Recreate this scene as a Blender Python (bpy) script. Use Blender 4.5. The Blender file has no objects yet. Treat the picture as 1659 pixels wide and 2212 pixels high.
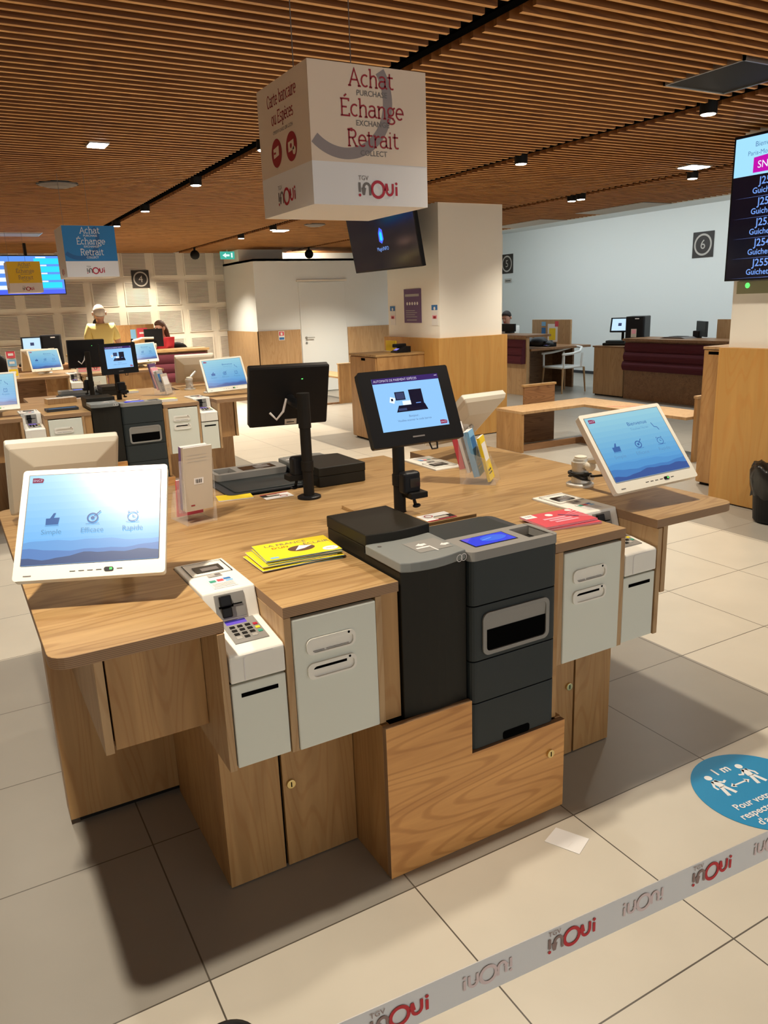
import bpy, bmesh, math, random
from math import sin, cos, pi, radians as RAD
from mathutils import Matrix, Vector

random.seed(7)
SC = bpy.context.scene
COL = SC.collection
CAPTION = {}

# ------------------------------------------------------------------ materials
def srgb(r, g, b):
    f = lambda c: (c / 255 / 12.92) if c / 255 <= .04045 else ((c / 255 + .055) / 1.055) ** 2.4
    return (f(r), f(g), f(b), 1)

MATS = {}
def mat(name, col, rough=.5, metal=0, emit=None, es=1.0, spec=.5, trans=0, coat=0, ior=1.45, alpha=1):
    if name in MATS: return MATS[name]
    m = bpy.data.materials.new(name); m.use_nodes = True
    b = m.node_tree.nodes['Principled BSDF']
    if len(col) == 3: col = (*col, 1)
    b.inputs['Base Color'].default_value = col
    b.inputs['Roughness'].default_value = rough
    b.inputs['Metallic'].default_value = metal
    b.inputs['Specular IOR Level'].default_value = spec
    b.inputs['Transmission Weight'].default_value = trans
    b.inputs['Coat Weight'].default_value = coat
    b.inputs['IOR'].default_value = ior
    b.inputs['Alpha'].default_value = alpha
    if emit:
        b.inputs['Emission Color'].default_value = (*emit[:3], 1)
        b.inputs['Emission Strength'].default_value = es
    m.diffuse_color = col
    MATS[name] = m
    return m

def nodes(name):
    m = bpy.data.materials.new(name); m.use_nodes = True
    nt = m.node_tree
    return m, nt, nt.nodes['Principled BSDF'], nt.nodes.new, nt.links.new

def wood(name, c0, c1, axis='x', scale=1.0, rough=.42, grain=1.0, coat=.0):
    """oak veneer: fine pores and broad bands stretched along one axis"""
    m, nt, b, N, L = nodes(name)
    tc = N('ShaderNodeTexCoord'); mp = N('ShaderNodeMapping')
    s = {'x': (1.2, 14, 14), 'y': (14, 1.2, 14), 'z': (14, 14, 1.2)}[axis]
    mp.inputs['Scale'].default_value = [v * scale for v in s]
    L(tc.outputs['Object'], mp.inputs['Vector'])
    n1 = N('ShaderNodeTexNoise'); n1.inputs['Scale'].default_value = 1.3; n1.inputs['Detail'].default_value = 5; n1.inputs['Distortion'].default_value = .6
    n2 = N('ShaderNodeTexNoise'); n2.inputs['Scale'].default_value = 9; n2.inputs['Detail'].default_value = 3
    L(mp.outputs['Vector'], n1.inputs['Vector']); L(mp.outputs['Vector'], n2.inputs['Vector'])
    mx = N('ShaderNodeMath'); mx.operation = 'MULTIPLY_ADD'; mx.inputs[1].default_value = .35 * grain
    L(n2.outputs['Fac'], mx.inputs[0]); L(n1.outputs['Fac'], mx.inputs[2])
    r = N('ShaderNodeValToRGB')
    r.color_ramp.elements[0].position = .42; r.color_ramp.elements[0].color = (*c0, 1)
    r.color_ramp.elements[1].position = .88; r.color_ramp.elements[1].color = (*c1, 1)
    L(mx.outputs[0], r.inputs['Fac'])
    # cathedral figure and dark pores
    mp2 = N('ShaderNodeMapping'); mp2.inputs['Scale'].default_value = [v * scale for v in {'x': (.55, 5, 5), 'y': (5, .55, 5), 'z': (5, 5, .55)}[axis]]
    L(tc.outputs['Object'], mp2.inputs['Vector'])
    n3 = N('ShaderNodeTexNoise'); n3.inputs['Scale'].default_value = 1.1; n3.inputs['Detail'].default_value = 1.5; L(mp2.outputs['Vector'], n3.inputs['Vector'])
    sn = N('ShaderNodeMath'); sn.operation = 'MULTIPLY'; sn.inputs[1].default_value = 150; L(n3.outputs['Fac'], sn.inputs[0])
    si = N('ShaderNodeMath'); si.operation = 'SINE'; L(sn.outputs[0], si.inputs[0])
    rr = N('ShaderNodeValToRGB'); rr.color_ramp.elements[0].position = .35; rr.color_ramp.elements[0].color = (1, 1, 1, 1)
    rr.color_ramp.elements[1].position = .95; v_ = 1 - .26 * grain; rr.color_ramp.elements[1].color = (v_, v_ * .93, v_ * .86, 1)
    L(si.outputs[0], rr.inputs['Fac'])
    mu = N('ShaderNodeMix'); mu.data_type = 'RGBA'; mu.blend_type = 'MULTIPLY'; mu.inputs['Factor'].default_value = 1
    L(r.outputs['Color'], mu.inputs['A']); L(rr.outputs['Color'], mu.inputs['B']); L(mu.outputs['Result'], b.inputs['Base Color'])
    b.inputs['Roughness'].default_value = rough
    b.inputs['Coat Weight'].default_value = coat
    bp = N('ShaderNodeBump'); bp.inputs['Strength'].default_value = .05; L(n2.outputs['Fac'], bp.inputs['Height']); L(bp.outputs['Normal'], b.inputs['Normal'])
    MATS[name] = m
    return m

OAK_L = (.47, .30, .13); OAK_D = (.32, .19, .072)
wood('oak_x', OAK_D, OAK_L, 'x', grain=.8); wood('oak_z', (.34, .182, .064), (.50, .292, .115), 'z', grain=.3)
wood('oak_front', (.50, .225, .064), (.72, .365, .115), 'x', .8, grain=.75)
wood('oak_pale', (.40, .25, .12), (.50, .33, .165), 'z', rough=.5, grain=.4)
wood('oak_brown', (.19, .095, .04), (.29, .15, .065), 'x', rough=.45)
wood('oak_ochre', (.48, .26, .07), (.58, .325, .095), 'z', .7, grain=.07)
wood('slat_shaded', (.19, .062, .009), (.28, .095, .015), 'x', .6, rough=.6)  # slat sides: wood darkened in the colour to stand for shade
wood('slat_lit', (.66, .32, .085), (.80, .42, .13), 'x', .6, rough=.55)  # slat undersides: same wood with brighter light painted into the colour

def plywood():
    m, nt, b, N, L = nodes('plywood_edge')
    tc = N('ShaderNodeTexCoord'); w = N('ShaderNodeTexWave'); w.bands_direction = 'Z'
    w.inputs['Scale'].default_value = 70; w.inputs['Distortion'].default_value = .6; w.inputs['Detail'].default_value = 2
    L(tc.outputs['Object'], w.inputs['Vector'])
    r = N('ShaderNodeValToRGB'); r.color_ramp.elements[0].color = (.20, .11, .055, 1); r.color_ramp.elements[1].color = (.36, .22, .115, 1)
    L(w.outputs['Fac'], r.inputs['Fac']); L(r.outputs['Color'], b.inputs['Base Color']); b.inputs['Roughness'].default_value = .6
    MATS['plywood'] = m
plywood()

def tile(name, c, c2, rough):
    m, nt, b, N, L = nodes(name)
    tc = N('ShaderNodeTexCoord'); mp = N('ShaderNodeMapping')
    mp.inputs['Location'].default_value = (-.325 + .617 * 20, .09 + .605 * 20, 0)
    L(tc.outputs['Object'], mp.inputs['Vector'])
    br = N('ShaderNodeTexBrick'); br.offset = 0; br.squash = 1
    br.inputs['Scale'].default_value = 1; br.inputs['Brick Width'].default_value = .617; br.inputs['Row Height'].default_value = .605
    br.inputs['Mortar Size'].default_value = .0022; br.inputs['Mortar Smooth'].default_value = 0
    br.inputs['Color1'].default_value = (*c, 1); br.inputs['Color2'].default_value = (*c2, 1); br.inputs['Mortar'].default_value = (.10, .085, .065, 1)
    L(mp.outputs['Vector'], br.inputs['Vector'])
    n = N('ShaderNodeTexNoise'); n.inputs['Scale'].default_value = 3.5; n.inputs['Detail'].default_value = 6
    L(tc.outputs['Object'], n.inputs['Vector'])
    mx = N('ShaderNodeMix'); mx.data_type = 'RGBA'; mx.blend_type = 'MULTIPLY'; mx.inputs['Factor'].default_value = .16
    L(br.outputs['Color'], mx.inputs['A']); L(n.outputs['Fac'], mx.inputs['B']); L(mx.outputs['Result'], b.inputs['Base Color'])
    b.inputs['Roughness'].default_value = rough
    b.inputs['Specular IOR Level'].default_value = .45
    MATS[name] = m
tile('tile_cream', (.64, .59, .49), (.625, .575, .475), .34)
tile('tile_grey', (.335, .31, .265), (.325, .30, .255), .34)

def plaster(name, c, rough=.75):
    m, nt, b, N, L = nodes(name)
    tc = N('ShaderNodeTexCoord'); n = N('ShaderNodeTexNoise'); n.inputs['Scale'].default_value = 45; n.inputs['Detail'].default_value = 4
    L(tc.outputs['Object'], n.inputs['Vector'])
    bp = N('ShaderNodeBump'); bp.inputs['Strength'].default_value = .03; L(n.outputs['Fac'], bp.inputs['Height']); L(bp.outputs['Normal'], b.inputs['Normal'])
    b.inputs['Base Color'].default_value = (*c, 1); b.inputs['Roughness'].default_value = rough
    MATS[name] = m
plaster('paint_white', (.84, .81, .73)); plaster('paint_cream', (.76, .71, .61)); plaster('paint_cool', (.70, .73, .72))

def fabric():
    m, nt, b, N, L = nodes('burgundy_fabric')
    tc = N('ShaderNodeTexCoord'); n = N('ShaderNodeTexNoise'); n.inputs['Scale'].default_value = 160; n.inputs['Detail'].default_value = 3
    L(tc.outputs['Object'], n.inputs['Vector'])
    r = N('ShaderNodeValToRGB'); r.color_ramp.elements[0].color = (.055, .006, .012, 1); r.color_ramp.elements[1].color = (.11, .014, .025, 1)
    L(n.outputs['Fac'], r.inputs['Fac']); L(r.outputs['Color'], b.inputs['Base Color']); b.inputs['Roughness'].default_value = .95
    MATS['burgundy'] = m
fabric()

mat('white_plastic', (.80, .775, .70), .38); mat('white_panel', (.68, .70, .62), .42)
mat('ivory', (.78, .74, .63), .36); mat('beige_back', (.62, .56, .45), .5)
mat('black_plastic', (.008, .008, .009), .42, spec=.25); mat('black_matte', (.010, .0085, .007), .55, spec=.22); mat('coin_black', (.014, .012, .008), .5, spec=.25)
mat('anthracite', (.022, .028, .029), .45, spec=.35); mat('grey_cap', (.20, .21, .20), .42); mat('grey_trim', (.25, .24, .22), .45); mat('deck_dark', (.03, .032, .036), .6)
mat('slat_brown', (.10, .038, .008), .8); mat('void', (.003, .003, .003), .9, spec=0); mat('steel', (.55, .54, .5), .3, .9); mat('silver', (.62, .60, .55), .38, .6); mat('brass', (.75, .6, .28), .28, 1)
mat('glass_dark', (.02, .02, .02), .08); mat('rubber', (.015, .015, .015), .6)
mat('acrylic', (.9, .88, .86), .08, alpha=.13)
mat('paper', (.78, .77, .75), .6); mat('paper_cream', (.52, .45, .36), .6); mat('yellow', (.83, .62, .02), .5); mat('red_print', (.64, .075, .10), .45)
mat('ink', (.02, .02, .02), .6); mat('ink_grey', (.16, .14, .13), .6); mat('ink_soft', (.38, .36, .34), .6); mat('ink_red', (.30, .012, .022), .55); mat('logo_red', (.42, .01, .03), .5); mat('blue_print', (.03, .16, .42), .5)
mat('pink', (.8, .35, .42), .5); mat('purple_print', (.12, .06, .16), .5); mat('sky_print', (.2, .45, .7), .5); mat('green_print', (.05, .3, .2), .5)
mat('sign_cream', (.70, .56, .43), .6); mat('sign_white', (.74, .71, .69), .6); mat('sign_ring', (.26, .215, .205), .6); mat('sign_blue', (.012, .17, .42), .5); mat('sign_navy', (.01, .1, .27), .5); mat('sign_yellow', (.75, .50, .02), .5)
mat('sticker_blue', (.0, .24, .50), .4); mat('sticker_white', (.8, .82, .82), .4)
mat('belt', (.66, .65, .63), .55); mat('belt_red', (.50, .02, .03), .5); mat('belt_faint', (.64, .51, .49), .55); mat('belt_brown', (.26, .17, .15), .5)
mat('bin_bag', (.012, .012, .012), .28); mat('chair_white', (.72, .74, .73), .4); mat('sign_black', (.022, .017, .014), .5); mat('sign_grey', (.45, .42, .38), .5)
mat('skin', (.55, .30, .21), .55); mat('hair_white', (.55, .50, .45), .8); mat('hair_brown', (.10, .045, .025), .7); mat('hair_dark', (.02, .014, .012), .7)
mat('shirt_yellow', (.80, .66, .25), .85); mat('shirt_red', (.38, .015, .02), .85); mat('shirt_white', (.6, .62, .6), .85); mat('trousers', (.05, .05, .07), .85); mat('shoe', (.02, .015, .012), .5)
mat('green_wall', (.30, .30, .18), .6); mat('soffit_grey', (.40, .41, .40), .7)
def em(name, r, g, b, s=1.0, rough=.22): return mat(name, (.004, .004, .004), rough, emit=srgb(r, g, b), es=s)
em('lens', 255, 244, 224, 26); em('lens_cool', 235, 250, 255, 40)
em('led_green', 110, 255, 120, 1.2); em('exit_green', 60, 170, 150, 1.1); em('exit_white', 225, 255, 245, 1.1)
em('scr_white', 150, 205, 255, 1.0); em('scr_white2', 200, 232, 255, 1.05); em('scr_purple', 62, 38, 110, .9); em('scr_text', 225, 215, 240, .9); em('scr_grey', 96, 124, 170, .9); em('scr_dark', 18, 16, 42, .9); em('scr_mid', 60, 70, 110, .9); em('scr_red', 150, 40, 80, .9)
em('scr_blue', 45, 70, 235, .95); em('scr_blue2', 60, 115, 240, .95); em('scr_blue3', 105, 90, 230, .9); em('lcd_violet', 128, 95, 215, .95); em('lcd_dark', 52, 44, 130, .9)
em('tv_black', 12, 11, 26, .8, .12); em('tv_sky', 160, 220, 252, 1.1); em('tv_text', 120, 165, 245, 1.0); em('tv_line', 120, 150, 235, .9); em('tv_mag', 198, 12, 175, 1.0); em('tv_ink', 95, 140, 185, .9); em('tv_cyan', 20, 205, 255, 1.25); em('tv_blue', 70, 95, 245, 1.1); em('tv_lblue', 90, 150, 245, 1.0); em('tv_white', 235, 245, 255, 1.1)
em('icon', 66, 112, 178, .85); em('icon_text', 104, 158, 202, .9); em('phone_lcd', 150, 140, 240, .9)
SKY = [em('w_sky%d' % i, *[int(a + (b - a) * i / 9) for a, b in zip((150, 205, 222), (92, 160, 214))], 1.0, .30) for i in range(10)]
HILL = [em('w_hill0', 84, 150, 208, 1, .3), em('w_hill1', 70, 126, 190, 1, .3), em('w_hill2', 58, 88, 152, 1, .3)]
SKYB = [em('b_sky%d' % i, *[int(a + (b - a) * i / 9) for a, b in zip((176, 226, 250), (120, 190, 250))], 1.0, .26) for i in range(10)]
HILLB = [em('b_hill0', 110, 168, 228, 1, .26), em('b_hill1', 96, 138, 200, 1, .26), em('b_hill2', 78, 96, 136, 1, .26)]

# ------------------------------------------------------------------ mesh builder
class MB:
    def __init__(s): s.v = []; s.f = []; s.m = []
    def add(s, vs, fs, m=0):
        o = len(s.v); s.v += [tuple(v) for v in vs]
        for f in fs: s.f.append([o + i for i in f]); s.m.append(m)
        return s
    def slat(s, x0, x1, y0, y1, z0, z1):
        s.box(x0, x1, y0, y1, z0, z1, 0); s.m[-6] = 3; return s  # underside takes the painted lit colour, other faces the shaded one
    def box(s, x0, x1, y0, y1, z0, z1, m=0):
        x0, x1 = sorted((x0, x1)); y0, y1 = sorted((y0, y1)); z0, z1 = sorted((z0, z1))
        return s.add([(x0, y0, z0), (x1, y0, z0), (x1, y1, z0), (x0, y1, z0), (x0, y0, z1), (x1, y0, z1), (x1, y1, z1), (x0, y1, z1)],
                     [(0, 3, 2, 1), (4, 5, 6, 7), (0, 1, 5, 4), (1, 2, 6, 5), (2, 3, 7, 6), (3, 0, 4, 7)], m)
    def prism(s, pts, lo, hi, ax='z', mc=0, ms=None):
        """polygon pts (CCW seen along +axis) extruded from lo to hi along an axis"""
        ms = mc if ms is None else ms
        P = {'z': lambda a, b, c: (a, b, c), 'x': lambda a, b, c: (c, a, b), 'y': lambda a, b, c: (b, c, a)}[ax]
        n = len(pts); o = len(s.v)
        s.v += [P(a, b, lo) for a, b in pts] + [P(a, b, hi) for a, b in pts]
        s.f.append([o + i for i in range(n)][::-1]); s.m.append(mc)
        s.f.append([o + n + i for i in range(n)]); s.m.append(mc)
        for i in range(n):
            j = (i + 1) % n
            s.f.append([o + i, o + j, o + n + j, o + n + i]); s.m.append(ms)
        return s
    def cyl(s, p0, p1, r0, r1=None, n=20, m=0, cap=True):
        r1 = r0 if r1 is None else r1
        p0, p1 = Vector(p0), Vector(p1); d = (p1 - p0).normalized()
        a = d.orthogonal().normalized(); b = d.cross(a); o = len(s.v)
        for p, r in ((p0, r0), (p1, r1)):
            for i in range(n):
                t = 2 * pi * i / n; s.v.append(tuple(p + a * r * cos(t) + b * r * sin(t)))
        for i in range(n):
            j = (i + 1) % n; s.f.append([o + i, o + j, o + n + j, o + n + i]); s.m.append(m)
        if cap:
            s.f.append([o + i for i in range(n)][::-1]); s.m.append(m); s.f.append([o + n + i for i in range(n)]); s.m.append(m)
        return s
    def tube(s, pts, r, n=8, m=0):
        P = [Vector(p) for p in pts]; o = len(s.v); up = None
        for i, p in enumerate(P):
            d = (P[min(i + 1, len(P) - 1)] - P[max(i - 1, 0)]).normalized()
            if up is None: up = d.orthogonal().normalized()
            up = (up - d * up.dot(d)).normalized(); b = d.cross(up)
            rr = r[i] if isinstance(r, (list, tuple)) else r
            for k in range(n):
                t = 2 * pi * k / n; s.v.append(tuple(p + up * rr * cos(t) + b * rr * sin(t)))
        for i in range(len(P) - 1):
            for k in range(n):
                j = (k + 1) % n
                s.f.append([o + i * n + k, o + i * n + j, o + (i + 1) * n + j, o + (i + 1) * n + k]); s.m.append(m)
        s.f.append([o + k for k in range(n)][::-1]); s.m.append(m)
        s.f.append([o + (len(P) - 1) * n + k for k in range(n)]); s.m.append(m)
        return s
    def lathe(s, prof, c, n=32, m=0):
        o = len(s.v)
        for r, z in prof:
            for k in range(n): t = 2 * pi * k / n; s.v.append((c[0] + r * cos(t), c[1] + r * sin(t), c[2] + z))
        for i in range(len(prof) - 1):
            for k in range(n):
                j = (k + 1) % n
                s.f.append([o + i * n + k, o + i * n + j, o + (i + 1) * n + j, o + (i + 1) * n + k]); s.m.append(m)
        s.f.append([o + k for k in range(n)][::-1]); s.m.append(m)
        s.f.append([o + (len(prof) - 1) * n + k for k in range(n)]); s.m.append(m)
        return s
    def ball(s, c, r, nu=16, nv=10, m=0):
        r = (r, r, r) if not isinstance(r, (tuple, list)) else r; o = len(s.v)
        for i in range(1, nv):
            ph = pi * i / nv
            for k in range(nu):
                t = 2 * pi * k / nu; s.v.append((c[0] + r[0] * sin(ph) * cos(t), c[1] + r[1] * sin(ph) * sin(t), c[2] + r[2] * cos(ph)))
        top = len(s.v); s.v.append((c[0], c[1], c[2] + r[2])); s.v.append((c[0], c[1], c[2] - r[2]))
        for i in range(nv - 2):
            for k in range(nu):
                j = (k + 1) % nu; s.f.append([o + i * nu + k, o + (i + 1) * nu + k, o + (i + 1) * nu + j, o + i * nu + j]); s.m.append(m)
        for k in range(nu):
            j = (k + 1) % nu; s.f.append([top, o + k, o + j]); s.m.append(m)
            s.f.append([top + 1, o + (nv - 2) * nu + j, o + (nv - 2) * nu + k]); s.m.append(m)
        return s
    def xf(s, M, start=0):
        for i in range(start, len(s.v)): s.v[i] = tuple(M @ Vector(s.v[i]))
        return s
    def build(s, name, mats, parent=None, bevel=0, smooth=False, seg=2):
        me = bpy.data.meshes.new(name)
        off = Vector((0, 0, 0)) if parent is None else parent.get('_o_off', None)
        off = CAPTION.get(parent.name, Vector((0, 0, 0))) if parent is not None else Vector((0, 0, 0))
        me.from_pydata([tuple(Vector(v) - off) for v in s.v], [], s.f)
        mats = mats if isinstance(mats, (list, tuple)) else [mats]
        for k in mats: me.materials.append(MATS[k] if isinstance(k, str) else k)
        for p, k in zip(me.polygons, s.m): p.material_index = k; p.use_smooth = smooth
        me.update()
        o = bpy.data.objects.new(name, me); COL.objects.link(o)
        if parent is not None:
            o.parent = parent; CAPTION[o.name] = off
        if bevel:
            b = o.modifiers.new('Bevel', 'BEVEL'); b.width = bevel; b.segments = seg; b.limit_method = 'ANGLE'; b.angle_limit = RAD(35)
        return o

def tag(o, label, cat, group=None, kind=None):
    o['label'] = label; o['category'] = cat
    if group: o['group'] = group
    if kind: o['kind'] = kind
    return o
def thing(name, label, cat, loc=(0, 0, 0), group=None):
    """an Empty at the base; parts are given in room coordinates and stored relative to it"""
    o = bpy.data.objects.new(name, None); COL.objects.link(o)
    o.location = loc; o.empty_display_size = .1
    CAPTION[o.name] = Vector(loc)
    return tag(o, label, cat, group)
def struct(name, mb, mats, parent=None, bevel=0):
    o = mb.build(name, mats, parent, bevel)
    if parent is None: o['kind'] = 'structure'
    return o
def kids(o): return [c for c in bpy.data.objects if c.parent == o]
def dup(o, M=None, label=None, parent=None, group=None, skip=()):
    c = o.copy(); COL.objects.link(c)
    if parent is not None: c.parent = parent
    if M is not None:
        bm_ = Matrix.LocRotScale(o.location, o.rotation_euler, o.scale)
        c.matrix_basis = M @ bm_
    for k in KIDS.get(o.name, ()):
        if k.name.split('.')[0] not in skip: dup(k, None, None, c, None, skip)
    if label: c['label'] = label
    if group: c['group'] = group
    return c
KIDS = {}
def kid_fix(c_):
    for o in bpy.data.objects:
        if o.parent == c_ and o.name.startswith('screen'): o.matrix_basis = Matrix.LocRotScale(c_.location, c_.rotation_euler, c_.scale).inverted()
def index_kids():
    KIDS.clear()
    for o in bpy.data.objects:
        if o.parent: KIDS.setdefault(o.parent.name, []).append(o)

def rrect(x0, x1, y0, y1, r, n=5):
    out = []
    for cx, cy, a in ((x1 - r, y0 + r, -90), (x1 - r, y1 - r, 0), (x0 + r, y1 - r, 90), (x0 + r, y0 + r, 180)):
        for i in range(n + 1): t = RAD(a + 90 * i / n); out.append((cx + r * cos(t), cy + r * sin(t)))
    return out

# ------------------------------------------------------------------ flat printed work (labels, screens, logos)
FONT = {}
def text_polys(s, bold=0):
    key = (s, bold)
    if key in FONT: return FONT[key]
    cu = bpy.data.curves.new('t', 'FONT'); cu.body = s; cu.size = 1; cu.align_x = 'CENTER'; cu.align_y = 'CENTER'; cu.resolution_u = 3; cu.offset = bold
    o = bpy.data.objects.new('t', cu); COL.objects.link(o)
    dg = bpy.context.evaluated_depsgraph_get(); dg.update()
    me = bpy.data.meshes.new_from_object(o.evaluated_get(dg))
    r = ([(v.co.x, v.co.y) for v in me.vertices], [list(p.vertices) for p in me.polygons])
    bpy.data.objects.remove(o); bpy.data.meshes.remove(me); bpy.data.curves.remove(cu)
    FONT[key] = r
    return r

def arc(cx, cy, rx, ry, a0, a1, n=10): return [(cx + rx * cos(RAD(a0 + (a1 - a0) * i / n)), cy + ry * sin(RAD(a0 + (a1 - a0) * i / n))) for i in range(n + 1)]
def _g():
    G = {}
    sf = lambda x, y, w=.75: [(x - w, y), (x + w, y)]
    G['A'] = ([[(0.5, 0), (2.9, 7), (5.3, 0)], [(1.4, 2.5), (4.4, 2.5)], sf(.5, 0), sf(5.3, 0)], 5.9)
    G['C'] = ([arc(3, 3.5, 2.4, 3.45, 50, 310, 16), [(4.6, 6.4), (4.6, 5.2)]], 5.4)
    G['E'] = ([[(1, 0), (1, 7)], [(.3, 7), (4.4, 7), (4.4, 6)], [(1, 3.6), (3.4, 3.6)], [(.3, 0), (4.6, 0), (4.6, 1.1)]], 5)
    G['\u00c9'] = (G['E'][0] + [[(2.2, 8), (3.4, 9)]], 5)
    G['R'] = ([[(1, 0), (1, 7)], [(.3, 7), (2.8, 7)] + arc(2.8, 5.3, 1.6, 1.7, 90, -90, 8) + [(1, 3.6)], [(2.6, 3.6), (4.4, 0)], sf(1, 0), [(4, 0), (5.3, 0)]], 5.3)
    G['a'] = ([arc(1.9, 3.6, 1.5, 1.3, 150, 20, 8) + [(3.4, .6), (4.3, 0)], [(3.4, 3)] + arc(1.8, 1.5, 1.5, 1.45, 80, 330, 12) + [(3.4, 1.4)]], 4.4)
    G['b'] = ([[(1, 0), (1, 7.4), (.2, 7.4)], arc(2.5, 2.5, 1.6, 2.4, 160, -160, 14)], 4.6)
    G['c'] = ([arc(2.3, 2.5, 1.8, 2.4, 50, 310, 14)], 4)
    G['e'] = ([[(.6, 2.6), (4.0, 2.6)] + arc(2.3, 2.5, 1.75, 2.4, 2, 315, 16)], 4.4)
    G['\u00e8'] = (G['e'][0] + [[(1.7, 7), (2.7, 6)]], 4.4)
    G['g'] = ([arc(2.1, 3.2, 1.5, 1.7, 0, 360, 14), [(3.3, 4.5), (4.3, 5)], [(1.2, 1.7), (.9, .9), (3.2, .4)] + arc(2.2, -.9, 1.8, 1.2, 60, -230, 14)], 4.4)
    G['h'] = ([[(1, 0), (1, 7.4), (.2, 7.4)], [(1, 3.4), (1.7, 4.6), (2.8, 4.9), (3.7, 4.3), (3.9, 3.2), (3.9, 0)], sf(1, 0), sf(3.9, 0)], 5)
    G['i'] = ([[(1, 0), (1, 4.9), (.2, 4.9)], sf(1, 0), [(.75, 6.7), (1.25, 6.7)]], 2.1)
    G['n'] = ([[(1, 0), (1, 4.9), (.2, 4.9)], [(1, 3.4), (1.7, 4.6), (2.8, 4.9), (3.7, 4.3), (3.9, 3.2), (3.9, 0)], sf(1, 0), sf(3.9, 0)], 5)
    G['o'] = ([arc(2.4, 2.45, 1.85, 2.4, 0, 360, 16)], 4.8)
    G['p'] = ([[(1, -2.2), (1, 4.9), (.2, 4.9)], arc(2.5, 2.5, 1.6, 2.4, 160, -160, 14), sf(1, -2.2)], 4.6)
    G['r'] = ([[(1, 0), (1, 4.9), (.2, 4.9)], [(1, 3.1), (1.7, 4.4), (2.7, 4.9), (3.3, 4.6)], sf(1, 0)], 3.4)
    G['s'] = ([arc(1.8, 3.7, 1.25, 1.2, 30, 250, 9) + arc(1.9, 1.3, 1.35, 1.25, 80, -150, 10)], 3.7)
    G['t'] = ([[(1.3, 6.6), (1.3, 1.2), (1.8, .3), (2.6, .1), (3.2, .4)], [(.2, 4.9), (3, 4.9)]], 3.4)
    G['u'] = ([[(.2, 4.9), (1, 4.9), (1, 1.6), (1.5, .4), (2.4, .1), (3.4, .7), (3.8, 1.6)], [(3, 4.9), (3.8, 4.9), (3.8, 0), (4.6, 0)]], 4.9)
    G[' '] = ([], 2.6)
    return G
SLAB = _g()

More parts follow.
